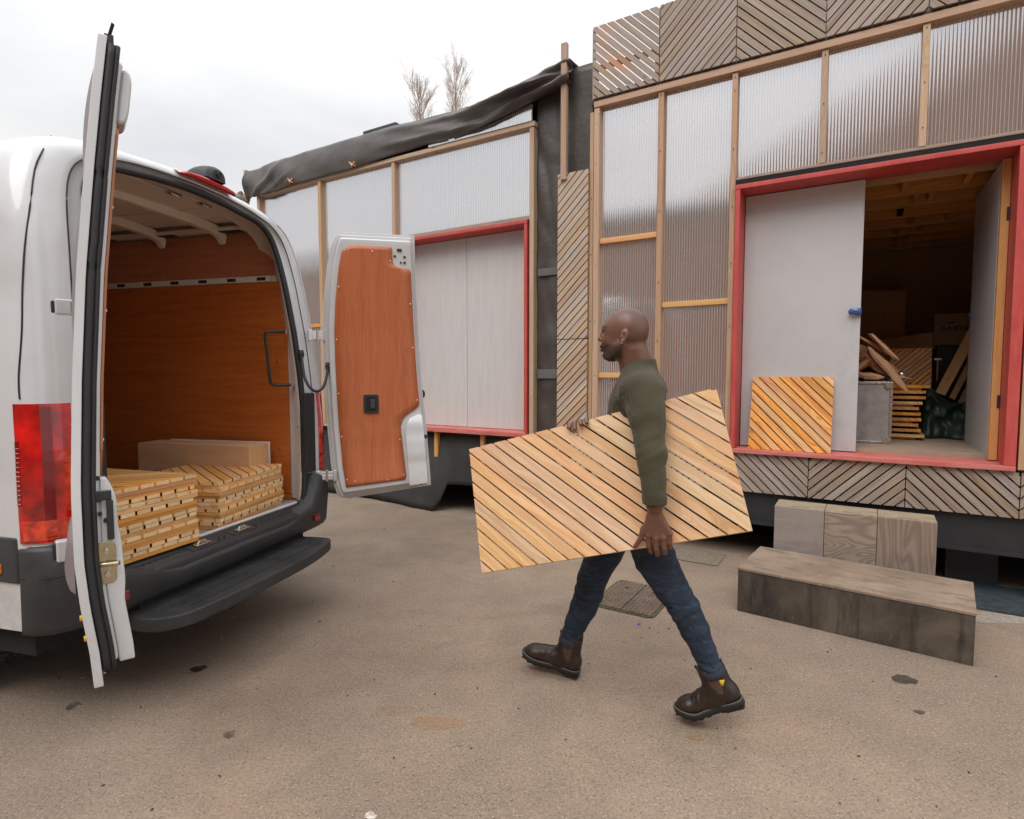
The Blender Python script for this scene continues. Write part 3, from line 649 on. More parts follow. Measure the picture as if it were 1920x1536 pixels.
# ============================================================ BARE TREES BEHIND
def bare_tree(px, top, base_py, Y, seed, label, wpx):
    rnd = random.Random(seed); c = ray(px, 700); x = c[0] / c[1] * Y; t0 = ray(px, top); ht = 1.52 + t0[2] / t0[1] * Y
    r = empty('bare_tree', (x, Y, 0), 0, label, 'tree', 'bare trees behind the left workshop')
    bk = M['bark']; b = MB(); b.tube([(0, 0, 0), (.1, 0, ht * .4), (0, .1, ht * .7), (.05, 0, ht)], .2, 8, rr=[.26, .15, .05, .008]); b.build('trunk', bk, r, weld=True)
    b = MB(); hw = wpx / FPX * Y
    def br(p, d, L, rad, lv):
        q = p + d * L; m = p + d * L * .5 + np.array([rnd.uniform(-1, 1), rnd.uniform(-1, 1), 0]) * L * .05
        b.tube([p, m, q], rad, 4 if lv > 0 else 5, rr=[rad, rad * .75, rad * .4], caps=False)
        if lv < 3:
            for _ in range(5 if lv < 2 else 4):
                t = rnd.uniform(.25, 1); pp = p + (q - p) * t; dd = d + np.array([rnd.uniform(-1, 1), rnd.uniform(-1, 1), rnd.uniform(-.1, .6)]) * .6; dd /= np.linalg.norm(dd); br(pp, dd, L * rnd.uniform(.35, .6), rad * .55, lv + 1)
    for i in range(64):
        z = ht * (.42 + .55 * rnd.random()); a = rnd.uniform(0, 6.28); k = rnd.uniform(.12, .50)
        d = np.array([math.cos(a) * k, math.sin(a) * k, 1.]); d /= np.linalg.norm(d)
        br(np.array([0, 0, z]), d, min(hw * rnd.uniform(1.2, 2.2), (ht - z) * 1.02 + .25), .018, 0)
    b.build('crown', bk, r)
M['bark'] = simple('grey_brown_bark', (.36, .27, .21), .9, var=.2)
bare_tree(793, 168, 700, 40, 1, 'lower bare poplar showing above the roof membrane, left of its taller neighbour', 26)
bare_tree(857, 126, 700, 40, 2, 'taller bare poplar showing above the roof membrane', 27)

# ============================================================ STEPS
f0, f1 = on_ground(1382, 1145), on_ground(1825, 1250); dv = f1 - f0; Ls = np.linalg.norm(dv); sa = math.atan2(dv[1], dv[0])
def oldwood(name, c1, c2, st, scale=(1, 1, 1)):
    t = NT(name); v = t.coords('Object', scale); a = t.noise(v, 3, 6, .65, .5); v2 = t.n('ShaderNodeMapping', {'Vector': v, 'Scale': st}).outputs[0]; s2 = t.noise(v2, 2, 6, .6)
    c = t.mix(t.mapr(a, .35, .68), c1, c2); c = t.mix(t.mapr(s2, .5, .72, 0, .75), c, tuple(x * .5 for x in c1)); c = t.mix(t.mapr(t.noise(v2, 7, 4), .62, .75, 0, .6), c, tuple(x * 1.7 for x in c2))
    t.pbr(c, .8, 0, t.bump(s2, .4, .004)); return t.m
st = empty('wooden_step', f0, sa, 'long low weathered plywood box used as the bottom step', 'step')
hs, ds = .285, .56
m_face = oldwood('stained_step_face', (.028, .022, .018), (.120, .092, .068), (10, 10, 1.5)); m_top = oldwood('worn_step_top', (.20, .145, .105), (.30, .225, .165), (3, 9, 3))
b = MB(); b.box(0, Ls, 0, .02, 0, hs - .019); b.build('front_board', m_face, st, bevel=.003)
b = MB(); b.box(-.004, Ls + .004, -.004, ds, hs - .018, hs); b.build('top_board', m_top, st, bevel=.003)
for n_, x0 in (('side_board', 0), ('side_board', Ls - .02)):
    b = MB(); b.box(x0, x0 + .02, .021, ds - .021, 0, hs - .019); b.build(n_, m_face, st)
b = MB(); b.box(0, Ls, ds - .02, ds, 0, hs - .019); b.build('back_board', m_face, st)
# three upright boxes that make the upper step
uu = [(-.165, .146), (.149, .452), (.455, .772)]
cols = [((.235, .19, .17), (.285, .238, .215)), ((.25, .19, .145), (.31, .245, .19)), ((.21, .148, .112), (.28, .21, .165))]
labs = ['leftmost of the three grey timber boxes forming the upper step', 'middle of the three timber boxes of the upper step, with bold wavy grain', 'rightmost of the three timber boxes of the upper step, with dark run marks']
def hz(px, py, yy): q = fu(px, py, yy); return q
YB = -.56
for i, ((u0, u1), (c1, c2)) in enumerate(zip(uu, cols)):
    a0 = fu(1462 if i == 0 else (1553 if i == 1 else 1648), [957, 968, 982][i], YB); 
    zt = .585
    bx = empty('step_box', toworld(u0, YB, 0), ANG, labs[i], 'box', 'timber boxes forming the upper step')
    t = NT('box_front_%d' % i); v = t.coords('Object', [(1.2, 1, 5), (1.6, 1, 4.2), (5.5, 1, 1.1)][i]); ns = t.noise(v, 1.0, 2, .4, [.2, .5, .8][i]); w = t.mapr(t.math('SINE', t.math('MULTIPLY', ns, [60., 130., 95.][i])), -1, 1)
    c = t.mix(t.mapr(w, .1, .9, 0, [.12, .6, .5][i]), c2, tuple(x * .62 for x in c1)); c = t.mix(t.mapr(t.noise(t.coords('Object'), 8, 5), .5, .75, 0, .5), c, tuple(x * .8 for x in c1)); t.pbr(c, .8, 0, t.bump(w, .25, .002))
    mt = oldwood('box_top_%d' % i, (.29, .23, .155), (.36, .29, .20), (3, 12, 3))
    b = MB(); b.box(0, u1 - u0, 0, .02, 0, zt - .003); b.build('front_board', t.m, bx, bevel=.002)
    b = MB(); b.box(0, u1 - u0, .0205, .24, zt - .022, zt); b.build('top_board', mt, bx, bevel=.002)
    b = MB(); b.box(0, .02, .0205, .238, 0, zt - .023); b.box(u1 - u0 - .02, u1 - u0, .0205, .238, 0, zt - .023); b.box(.021, u1 - u0 - .021, .22, .238, 0, zt - .023); b.build('side_boards', t.m, bx)
    b = MB(); b.box((u1 - u0) * .35, (u1 - u0) * .7, .035, .042, zt - .001, zt + .0006); b.build('hand_slot', M['dark'], bx)
# ============================================================ VAN
VA = R(14.97); DW = np.array([math.sin(VA), math.cos(VA), 0]); DL = np.array([-math.cos(VA), math.sin(VA), 0]); VO = np.array([-1.825, 2.353, 0])
van = empty('van', VO, R(90) - VA, 'white high roof panel van with both rear doors swung open and slatted panels loaded inside', 'van')
# van frame: x = across (near side 0 -> far side), y = forward, z = up
WC = .91
def off(z): return interp(z, [.0, .75, 1.2, 1.5, 1.8, 2.1, 2.3, 2.5, 2.65], [.02, 0, 0, .018, .045, .085, .12, .155, .19])
outer = [(1.0, .47), (1.01, .8), (1.012, 1.15), (1.0, 1.5), (.975, 1.85), (.950, 2.15), (.915, 2.34), (.862, 2.462), (.76, 2.540), (.6, 2.588), (.3, 2.617), (0, 2.625)]
seal = [(.715, .645), (.735, .90), (.735, 1.3), (.720, 1.65), (.692, 2.0), (.660, 2.27), (.612, 2.41), (.515, 2.478), (.37, 2.502), (.24, 2.518), (.1, 2.528), (0, 2.53)]
wall = [(.79, .645), (.79, .90), (.79, 1.3), (.79, 1.65), (.789, 2.0), (.782, 2.27), (.735, 2.42), (.60, 2.495), (.40, 2.532), (.25, 2.546), (.1, 2.555), (0, 2.556)]
def dense(P, n=8):
    out = []; P = [np.array(p) for p in P]
    for i in range(len(P) - 1):
        p0 = P[max(i - 1, 0)]; p1, p2 = P[i], P[i + 1]; p3 = P[min(i + 2, len(P) - 1)]
        for k in range(n):
            t = k / n; out.append(.5 * ((2 * p1) + (-p0 + p2) * t + (2 * p0 - 5 * p1 + 4 * p2 - p3) * t * t + (-p0 + 3 * p1 - 3 * p2 + p3) * t ** 3))
    out.append(P[-1]); return out
def full(P):
    d = dense(P); L = [(WC - p[0], p[1]) for p in d]; Rr = [(WC + p[0], p[1]) for p in d[:-1]][::-1]; return L + Rr
PO, PS, PW = full(outer), full(seal), full(wall)
nP = len(PO)
def lerp(a, b, t): return (a[0] + (b[0] - a[0]) * t, a[1] + (b[1] - a[1]) * t)
def prof(i):
    o_, s_, w_ = PO[i], PS[i], PW[i]; z = o_[1]; f = off(z); fs = off(s_[1]); R_ = []
    dist = math.hypot(o_[0] - s_[0], o_[1] - s_[1]); k = min(1, dist / .25)
    R_.append((o_[0], 3.9, o_[1])); R_.append((o_[0], 1.5, o_[1])); R_.append((o_[0], f + .14, o_[1]))
    for t, l in ((.02, .10), (.07, .062), (.14, .034), (.24, .014), (.36, .004), (.50, 0.), (.60, 0.), (.635, .004)):
        p = lerp(o_, s_, t); R_.append((p[0], off(p[1]) + l * (k if l > .004 else 1), p[1]))
    for t, l in ((.66, .026), (.98, .030)):
        p = lerp(o_, s_, t); R_.append((p[0], off(p[1]) + l, p[1]))
    return R_
G = [prof(i) for i in range(nP)]
b = MB(); b.grid(G); body = b.build('body_shell', M['white'], van, weld=True)
G = []
for i in range(nP):
    s_, w_ = PS[i], PW[i]; fs = off(s_[1]); c = lerp(PO[i], s_, .98)
    G.append([(c[0], off(c[1]) + .030, c[1]), (s_[0], fs + .045, s_[1]), (lerp(s_, w_, .3)[0], fs + .07, lerp(s_, w_, .3)[1]), (lerp(s_, w_, .8)[0], fs + .12, lerp(s_, w_, .8)[1]), (w_[0], fs + .135, w_[1]), (w_[0] + (.02 if w_[0] > WC else -.02), fs + .24, w_[1] - .004)])
b = MB(); b.grid(G); b.build('door_surround', simple('off_white_jamb', (.66, .63, .60), .4, var=.04), van, weld=True)
b = MB(); b.tube([(p[0], off(p[1]) + .018, p[1]) for p in PS], .019, 10); b.build('opening_seal', M['rubber'], van, weld=True)
b = MB(); b.tube([(lerp(PO[i], PS[i], .64)[0], off(lerp(PO[i], PS[i], .64)[1]) + .003, lerp(PO[i], PS[i], .64)[1]) for i in range(8, nP - 8)], .003, 6); b.build('shut_line', M['rubber'], van)
# jamb pressings on the far pillar
b = MB()
for t in (.30, .44):
    b.tube([(lerp(PO[i], PS[i], t)[0], off(lerp(PO[i], PS[i], t)[1]) + .004, lerp(PO[i], PS[i], t)[1]) for i in range(nP - 62, nP - 20)], .004, 6)
b.build('pillar_swage', M['white'], van)
# bolt dots on the jamb
b = MB()
for z in (.75, .95, 1.15, 1.42, 1.72, 1.98, 2.2, 2.24):
    h = interp(z, [p[1] for p in wall[:7]], [p[0] for p in wall[:7]]); hs_ = interp(z, [p[1] for p in seal[:7]], [p[0] for p in seal[:7]]); q = .45 * hs_ + .55 * h; b.tube([(WC + q - .003, off(z) + .088, z), (WC + q - .006, off(z) + .082, z)], .004, 8)
b.build('jamb_plugs', M['black'], van)['kind'] = 'stuff'
# side panel shut line (vertical seam near the rear corner) and side swages
sm = [(97, 250), (80, 280), (66, 320), (56, 380), (48, 460), (43, 540), (39, 620), (36, 700), (36, 748)]
pts = []
def projv(P):
    q = VO + DW * P[0] + DL * P[1] + np.array([0, 0, P[2]]) - CAM; zc_ = q[1] * _c - q[2] * _s; return 960 + FPX * q[0] / zc_, 768 - FPX * (q[1] * _s + q[2] * _c) / zc_
def on_body(px, py, side=-1):
    best = None
    for i in range(0, nP // 2):
        pr = prof(i)[1:10]; pr = [(1.0 * a[0], a[1], a[2]) for a in pr]
        for a_, c_ in zip(pr[:-1], pr[1:]):
            for t_ in (0, .25, .5, .75):
                P_ = tuple(a_[k] + (c_[k] - a_[k]) * t_ for k in range(3)); q = projv(P_); d = (q[0] - px) ** 2 + (q[1] - py) ** 2
                if best is None or d < best[0]: best = (d, P_)
    return best[1]
for px, py in sm: pts.append(on_body(px, py))
pts = [tuple(p) for p in dense([(p[0] - .001, p[1] - .001, p[2]) for p in pts], 3)]
b = MB(); b.tube(pts, .0035, 6); b.build('side_seam', M['rubber'], van)
b = MB()
for z, l0 in ((2.02, .30), (1.50, .22), (1.10, .30)): b.tube([(WC - interp(z, [p[1] for p in outer[:9]], [p[0] for p in outer[:9]]) , l, z) for l in (l0, 1.2, 2.5, 3.8)], .005, 6)
b.build('side_swage', M['white'], van)
# front half of the van (closed cab and bonnet)
Gf = []
for l, zm in ((3.9, 9), (4.3, 9), (4.75, 2.1), (5.0, 1.45), (5.55, 1.15), (5.75, .95)):
    Gf.append([(WC + (p[0] - WC) * (1 if l < 4.4 else (.96 if l < 5.6 else .9)), l, min(p[1], zm)) for p in PO])
b = MB(); b.grid(Gf); b.face([p for p in Gf[-1]]); b.build('cab', M['white'], van, weld=True)
# rear lamps
def lamp(side):
    r = empty('rear_lamp', parent=van)
    zz = [.835 + (1.40 - .835) * i / 16 for i in range(17)]
    def ring(z, o):
        i = min(range(nP // 2), key=lambda i: abs(PO[i][1] - z)); p = prof(i)[2:]; P = []
        # extend along the side then wrap to the rear face
        w0 = p[0][0]; a0 = (p[0][0] * .4 + p[1][0] * .6, p[0][1] * .4 + p[1][1] * .6); P = [a0, ((a0[0] + p[1][0]) / 2, (a0[1] + p[1][1]) / 2)] + [(q[0], q[1]) for q in p[1:7]]
        cen = np.array([WC, 1.2]); res = []
        for k, q in enumerate(P):
            nx = -1 if k < 3 else (-.6 if k < 5 else (-.2 if k < 6 else 0)); ny = -.25 if k < 2 else (-.6 if k < 4 else -1)
            res.append((q[0] + nx * o, q[1] + ny * o, z))
        return res
    def shell(o, z0, z1, k0, k1, mat, nm):
        G = []
        for z in [z0 + (z1 - z0) * i / 12 for i in range(13)]:
            rr = ring(z, o)[k0:k1]; inn = ring(z, o - .012)[k0:k1]
            row = [inn[0]] + rr + [inn[-1]]
            if side > 0: row = [(2 * WC - q[0], q[1], q[2]) for q in row]
            G.append(row)
        b = MB(); b.grid(G, smooth=False); b.face(G[0]); b.face(G[-1]); b.build(nm, mat, r)
    shell(.006, .838, 1.398, 0, 8, M['tail_red'], 'lens')
    shell(.0075, .99, 1.25, 0, 3, M['tail_dark'], 'side_reflector')
    shell(.0085, .86, 1.385, 4, 6, M['tail_dark'], 'lens_bar')
    shell(.0085, .85, .93, 2, 8, M['tail_bright'], 'lower_lens')
    shell(.0085, .96, 1.20, 6, 8, M['tail_bright'], 'brake_lens')
    b = MB()
    for i in range(13):
        z = 1.0 + i * .0185; rr = ring(z, .0095)[0:3]; rr = [(2 * WC - q[0], q[1], q[2]) for q in rr] if side > 0 else rr; b.tube(rr, .0022, 5)
    b.build('reflector_ribs', M['tail_bright'], r)['kind'] = 'stuff'
lamp(-1); lamp(1)
# black filler beside the far lamp
b = MB(); b.box(1.63, 1.745, -.004, .04, .84, 1.385); b.build('lamp_filler', M['black'], van, bevel=.006)
b = MB(); b.box(.075, .19, .004, .05, .84, 1.385); b.build('lamp_filler', M['black'], van, bevel=.006)
# bumper: plan path with heights
def bumper():
    path = [(-.104, .128), (-.103, .10), (-.099, .06), (-.07, .005), (-.01, -.035), (.10, -.055), (.20, -.06), (.5, -.072), (.91, -.078)]
    path = path + [(2 * WC - p[0], p[1]) for p in path[:-1]][::-1]
    G = []
    for x, l in path:
        d = min(x, 2 * WC - x); zt = interp(d, [-.1, .10, .15, .21, .30], [.825, .825, .80, .60, .575]); inn = np.array([WC, 2.]) - np.array([x, l]); inn = inn / np.linalg.norm(inn)
        zl = .455
        row = [(x + inn[0] * .10, l + inn[1] * .10, zt + (.015 if d > .2 else 0)), (x + inn[0] * .02, l + inn[1] * .02, zt), (x, l, zt - .02), (x - inn[0] * .004, l - inn[1] * .004, (zt + zl) / 2 + .03), (x + inn[0] * .012, l + inn[1] * .012, zl + .03), (x + inn[0] * .03, l + inn[1] * .03, zl), (x + inn[0] * .2, l + inn[1] * .2, zl - .01)]
        G.append(row)
    b = MB(); b.grid(G); return b.build('bumper', M['bumper'], van, weld=True)
bumper()
b = MB(); b.tube([(-.11, .12, .70), (-.085, .012, .70), (-.02, -.034, .70), (.1, -.056, .70)], .002, 6); b.build('bumper_seam', M['rubber'], van)
for x in (.175, 1.645):
    b = MB(); b.box(x - .03, x + .03, -.075, -.058, .515, .56); b.build('bumper_reflector', M['tail_dark'], van, bevel=.004)
# side lower cladding and sill
b = MB(); b.box(-.108, -.088, .134, .9, .672, .862); b.build('side_moulding', M['bumper'], van, bevel=.01)
b = MB(); b.box(-.118, -.104, .215, .29, .71, .75); b.build('side_marker', M['orange'], van, bevel=.006)
# sill tread plate
b = MB(); G = []
for i in range(25):
    x = .185 + (2 * WC - .37) * i / 24; e = min(1, min(i, 24 - i) / 2.2)
    G.append([(x, .085, .6335), (x, .050, .634), (x, .046, .622), (x, -.045 * e, .604), (x, -.062 * e, .590), (x, -.064 * e, .55)])
b.grid(G); b.build('sill_tread', M['black'], van, weld=True)
b = MB(); b.tube([(.26, .062, .640), (1.60, .062, .640)], .009, 8); b.build('floor_edge_strip', simple('pale_edge_strip', (.60, .57, .55), .4), van)
b = MB()
for x in (.70, 1.0):
    b.obox((x, .0, .6135), (1, 0, 0), (0, .98, .18), (0, -.18, .98), .09, .035, .0035)
for i in range(13):
    x = 1.12 + i * .03; b.obox((x, .012, .6165), (.8, .6, 0), (-.6, .8, .1), (0, -.18, .98), .022, .003, .0022)
    if i < 9: x = .30 + i * .035; b.obox((x, .012, .6165), (.8, -.6, 0), (.6, .8, .1), (0, -.18, .98), .022, .003, .0022)
for sx in (.83, .87, 1.12): b.obox((sx, .0, .6165), (.75, .66, 0), (-.66, .75, .1), (0, -.18, .98), .045, .003, .003)
b.build('tread_relief', M['bumper'], van)['kind'] = 'stuff'
for x in (.70, 1.0):
    r = empty('door_striker', parent=van); b = MB(); b.obox((x, -.004, .622), (1, 0, 0), (0, .98, .18), (0, -.18, .98), .05, .016, .004); b.build('striker_plate', M['steel'], r, bevel=.003)
    b = MB(); b.tube([(x - .03, -.004, .624), (x - .02, -.004, .638), (x + .02, -.004, .638), (x + .03, -.004, .624)], .005, 8); b.build('striker_loop', M['steel'], r)
# towing step board
def stepboard():
    P = [(.30, .02), (.235, -.02), (.225, -.10), (.25, -.19), (.33, -.255), (.45, -.28), (.8, -.30), (1.2, -.30), (1.45, -.265), (1.56, -.225), (1.585, -.17), (1.57, .02)]
    P = [tuple(p) for p in dense(P, 3)]
    b = MB(); n = len(P); cx, cy = .91, -.1
    def ring(s, z): return [(cx + (x - cx) * (1 - s / .7), cy + (y - cy) * (1 - s / .2) if y < .0 else y, z) for x, y in P]
    rs = [ring(.014, .352), ring(0, .362), ring(0, .412), ring(.004, .420), ring(.014, .423)]
    for a_, c_ in zip(rs[:-1], rs[1:]):
        for i in range(n): j = (i + 1) % n; b.face([a_[i], a_[j], c_[j], c_[i]], None, False)
    b.face(rs[0][::-1]); b.face(rs[-1]); return b.build('step_board', M['bumper'], van, weld=True, bevel=.006)
stepboard()
b = MB(); b.box(.34, 1.5, -.075, -.068, .4225, .4265); b.box(.40, 1.45, -.215, -.208, .4225, .4265); b.box(.34, 1.5, -.13, -.128, .4225, .425); b.build('step_ridges', M['bumper'], van)
b = MB()
for x in (.42, .85, 1.12, 1.42):
    b.tube([(x, -.15, .4215), (x, -.15, .4242)], .009, 10); b.tube([(x + .03, -.14, .4215), (x + .03, -.14, .4242)], .007, 10)
b.build('step_holes', M['dark'], van)['kind'] = 'stuff'
b = MB(); b.box(.3, 1.52, -.02, .12, .34, .455); b.box(-.02, 1.84, .18, 5.4, .33, .47); b.box(.25, 1.57, .1, .6, .30, .45); b.build('underbody_light_block', M['dark'], van)  # black box added under the van to block light
# wheels
def wheel(x0, yc, parent, s):
    r = empty('wheel', (x0, yc, .345), parent=parent); b = MB(); prf = [(0, .20), (.0, .29), (.012, .325), (.035, .343), (.11, .347), (.185, .343), (.208, .325), (.22, .29), (.22, .20)]
    G = []
    for i in range(49):
        a = 2 * math.pi * i / 48; G.append([(p[0], p[1] * math.cos(a), p[1] * math.sin(a)) for p in prf])
    b.grid(G); 
    for i in range(60):
        a = 2 * math.pi * i / 60
        for k, xx in enumerate((.03, .085, .14, .19)):
            aa = a + (.05 if k % 2 else 0); ctr = (xx, .349 * math.cos(aa), .349 * math.sin(aa)); b.obox(ctr, (1, 0, 0), (0, -math.sin(aa), math.cos(aa)), (0, math.cos(aa), math.sin(aa)), .021, .012, .005)
    b.build('tyre', simple('dusty_tyre', (.05, .045, .04), .85, var=.3, scale=20), r)
    b = MB(); G = []
    for i in range(33):
        a = 2 * math.pi * i / 32; G.append([(p[0], p[1] * math.cos(a), p[1] * math.sin(a)) for p in ((.0, .205), (.02, .195), (.05, .18), (.06, .08), (.03, .06), (.03, .0))])
    b.grid(G); b.build('rim', simple('steel_rim', (.4, .4, .4), .4, 1), r)
wheel(.02, 1.02, van, 1); wheel(1.60, 1.02, van, 1); wheel(-.02, 4.75, van, 1); wheel(1.62, 4.75, van, 1)
# interior
b = MB(); b.box(.12, 1.70, .085, 3.4, .60, .634); b.build('load_floor', M['floor_van'], van)
def ply(nm, x, l0, l1, z0, z1, xn=.006):
    b = MB(); b.box(x, x + xn, l0, l1, z0, z1, ax=1); return b.build(nm, M['ply_brown'], van)
ply('side_lining', 1.695, .17, 3.38, .68, 2.150); ply('upper_lining', 1.69, .26, 3.38, 2.195, 2.492); ply('kick_lining', 1.69, .16, 3.38, .638, .676)
ply('side_lining', .118, .22, 3.38, .68, 2.15); ply('upper_lining', .124, .30, 3.38, 2.195, 2.480)
b = MB(); b.box(.12, 1.70, 3.385, 3.4, .63, 2.56, ax=0); b.build('bulkhead_lining', M['ply_brown'], van)
b = MB(); b.box(1.702, 1.706, .17, 3.38, 2.10, 2.25); b.box(1.686, 1.694, .285, 3.38, 2.153, 2.192); b.box(.126, .134, .3, 3.38, 2.153, 2.192); b.build('load_rail', M['cream'], van)
for i in range(8):
    b = MB(); b.obox((1.6855, .36 + i * .245, 2.172), (0, 1, 0), (0, 0, 1), (1, 0, 0), .036, .011, .0012); b.build('rail_slot', M['black'], van, bevel=.001)
b = MB()
for l, z in [(.25, 1.0), (.25, 1.6), (.8, 2.12), (1.5, 2.12), (.8, .75), (1.5, .75), (.6, 2.23), (1.2, 2.23), (.7, 2.47), (1.4, 2.47)]: b.tube([(1.694, l, z), (1.687, l, z)], .005, 8)
b.build('lining_screws', M['steel'], van)['kind'] = 'stuff'
# ceiling and bows
b = MB(); b.box(.24, 1.58, .36, 3.38, 2.543, 2.549); b.box(.18, .24, .36, 3.38, 2.508, 2.514); b.box(1.58, 1.64, .36, 3.38, 2.508, 2.514); b.build('roof_skin', M['cream'], van)
for l, w_, h_ in ((.66, .085, .050), (1.18, .085, .050), (1.75, .085, .050), (2.3, .085, .050), (2.9, .085, .050)):
    G = []
    for x, z in ((.150, 2.46), (.185, 2.50), (.26, 2.520), (.45, 2.535), (.91, 2.545), (1.37, 2.535), (1.56, 2.520), (1.635, 2.50), (1.67, 2.46)): G.append([(x, l - w_ / 2, z + .012), (x, l - w_ / 2 + .016, z - h_ * .8), (x, l + w_ / 2 - .016, z - h_ * .8), (x, l + w_ / 2, z + .012)])
    b = MB(); b.grid(G, smooth=False); b.build('roof_bow', M['cream'], van, bevel=.008)
b = MB()
for x in (.55, 1.25): b.box(x, x + .008, .4, 3.3, 2.536, 2.5425)
b.build('ceiling_swage', M['cream'], van)
b = MB(); b.box(1.58, 1.655, .42, 3.38, 2.494, 2.510); b.box(.165, .24, .42, 3.38, 2.494, 2.510); b.build('cant_rail', M['cream'], van, bevel=.01)
for i in range(4):
    b = MB(); b.box(1.60, 1.652, .46 + i * .55, .69 + i * .55, 2.489, 2.4955); b.build('rail_gap', M['black'], van)
for x in (.86, 1.08):
    b = MB(); b.obox((x, .26, 2.502), (1, 0, .02), (0, 1, 0), (0, 0, 1), .045, .015, .006); b.tube([(x - .03, .25, 2.497), (x + .03, .26, 2.494)], .006, 8); b.build('ceiling_latch', M['steel'], van)
# brake lamp and camera housing on the rear roof edge
r = empty('high_brake_lamp', parent=van); G = []
for i in range(17):
    t = i / 16; x = .80 + .40 * t; i0 = min(range(nP), key=lambda k: abs(PO[k][0] - x)); zt = PO[i0][1] - .012; e = abs(math.sin(math.pi * t)) ** .35
    G.append([(x, .158, zt - .030), (x, .140 - .02 * e, zt - .028), (x, .138 - .02 * e, zt - .028 + .020 * e), (x, .16, zt - .022 + .026 * e), (x, .20, zt + .006)])
b = MB(); b.grid(G); b.build('lens', simple('high_brake_red', (.55, .01, .012), .15, var=.1, Coat_Weight=1.), r, weld=True)
G = []
for i in range(15):
    t = i / 14; y = .125 + .24 * t; w_ = .085 * math.sin(math.pi * (t * .78 + .20)) ** .5; h_ = .078 * math.sin(math.pi * (t * .70 + .28)) ** .8
    if i == 0: w_, h_ = .045, .06
    if i == 14: w_, h_ = .01, .01
    row = []
    for j in range(13): a = math.pi * j / 12; row.append((1.03 - w_ * math.cos(a) * (1.0), y - .015, 2.616 - (.008 if i == 0 else 0) + h_ * math.sin(a) ** .6))
    G.append(row)
b = MB(); b.grid(G); b.face(G[0][::-1]); b.build('camera_housing', M['bumper'], r, weld=True)
b = MB(); b.tube([(1.03, .113, 2.643), (1.03, .101, 2.641)], .018, 14); b.build('camera_lens', M['black'], r)
# grab handle inside far jamb
b = MB(); hx = WC + .745
hp = [(hx - .01, .145, 1.80), (hx - .05, .17, 1.80), (hx - .10, .22, 1.795), (hx - .11, .23, 1.76), (hx - .095, .225, 1.62), (hx - .085, .22, 1.48), (hx - .07, .21, 1.445), (hx - .03, .16, 1.44), (hx + .0, .115, 1.44)]
b.tube(dense(hp, 4), .010, 8); b.build('grab_handle', M['black'], van, weld=True)
b = MB(); b.obox((hx - .004, .14, 1.80), (1, .5, 0), (-.5, 1, 0), (0, 0, 1), .02, .006, .012); b.obox((hx + .004, .11, 1.44), (1, .5, 0), (-.5, 1, 0), (0, 0, 1), .02, .006, .012); b.build('handle_bracket', M['steel'], van)

M['trim_grey'] = simple('brownish_grey_trim', (.22, .19, .19), .4)
# ---- rear doors. door frame: x = from hinge edge to free edge, y = towards the outside, z up
ZT, ZB = 2.585, .60
def dprof(z): return interp(z, [.55, .62, .75, .88, 1.0, 1.2, 1.5, 1.8, 2.1, 2.3, 2.45, 2.58], [-.050, -.046, -.034, -.012, .0, .0, -.018, -.045, -.085, -.115, -.140, -.165])
WARP = [0.]
def warp(x, z): return z + WARP[0] * (2 * x / .72 - 1) * max(0, min(1, (1.05 - z) / .39))
def slab(sl, sr, zs, y0, y1, nx=10, mat=None, name='x', parent=None, bevel=0, flip=1, ply=False):
    """closed curved slab between outlines sl(z), sr(z); y0/y1 are functions of z"""
    b = MB(); A = []; B = []
    for z in zs:
        l, r_ = sl(z), sr(z); A.append([(l + (r_ - l) * i / nx, y0(z), warp(l + (r_ - l) * i / nx, z)) for i in range(nx + 1)]); B.append([(l + (r_ - l) * i / nx, y1(z), warp(l + (r_ - l) * i / nx, z)) for i in range(nx + 1)])
    UA = [[(p[2], p[0]) for p in row] for row in A]
    b.grid(A, UA, True, flip=False); b.grid(B, UA, True, flip=True)
    n = len(zs)
    for i in range(n - 1):
        b.face([A[i][0], B[i][0], B[i + 1][0], A[i + 1][0]], None, False); b.face([A[i][-1], A[i + 1][-1], B[i + 1][-1], B[i][-1]], None, False)
    b.face(A[0] + B[0][::-1]); b.face(A[-1][::-1] + B[-1])
    return b.build(name, mat, parent, weld=True, bevel=bevel)
# outline from the far door: (px,py) along hinge side and free side
HN = {}
def make_door(which):
    if which == 'far':
        th = R(13); hx_ = np.array([math.cos(th), math.sin(th), 0]); P0 = np.array([(613 - 960) / FPX * 4.14, 4.10, 0])
        yd = np.array([-math.sin(th), math.cos(th), 0])     # outwards = away from the camera
    else:
        th = R(-53.7); hx_ = np.array([math.cos(th), math.sin(th), 0]); P0 = np.array([-1.735, 2.285, 0]); yd = np.array([-math.cos(R(-53.7) + math.pi / 2), -math.sin(R(-53.7) + math.pi / 2), 0])
    return hx_, yd, P0
hxF, ydF, P0F = make_door('far')
def far_sz(px, py):
    z = 1.5
    for _ in range(6):
        q = on_plane(px, py, P0F + ydF * (dprof(z) - .07), ydF); z = float(q[2])
    return float((q - P0F) @ hxF), z
lft = [far_sz(*p) for p in [(645, 944), (634, 930), (625, 905), (619, 870), (612, 800), (608, 740), (605, 680), (603, 620), (605, 560), (611, 500), (618, 465), (624, 446), (632, 434), (642, 430)]]
rgt = [far_sz(*p) for p in [(809, 912), (806, 870), (801, 800), (793, 733), (789, 680), (784, 600), (781, 533), (779, 480), (778, 440)]]
botl = [far_sz(*p) for p in [(645, 944), (700, 937), (760, 924), (809, 912)]]
topl = [far_sz(*p) for p in [(642, 430), (700, 432), (778, 440)]]
zb0 = min(p[1] for p in botl); zt0 = max(p[1] for p in topl)
LZ = sorted([(z, s) for s, z in lft]); RZ = sorted([(z, s) for s, z in rgt])
def SL(z): return interp(z, [p[0] for p in LZ], [p[1] for p in LZ])
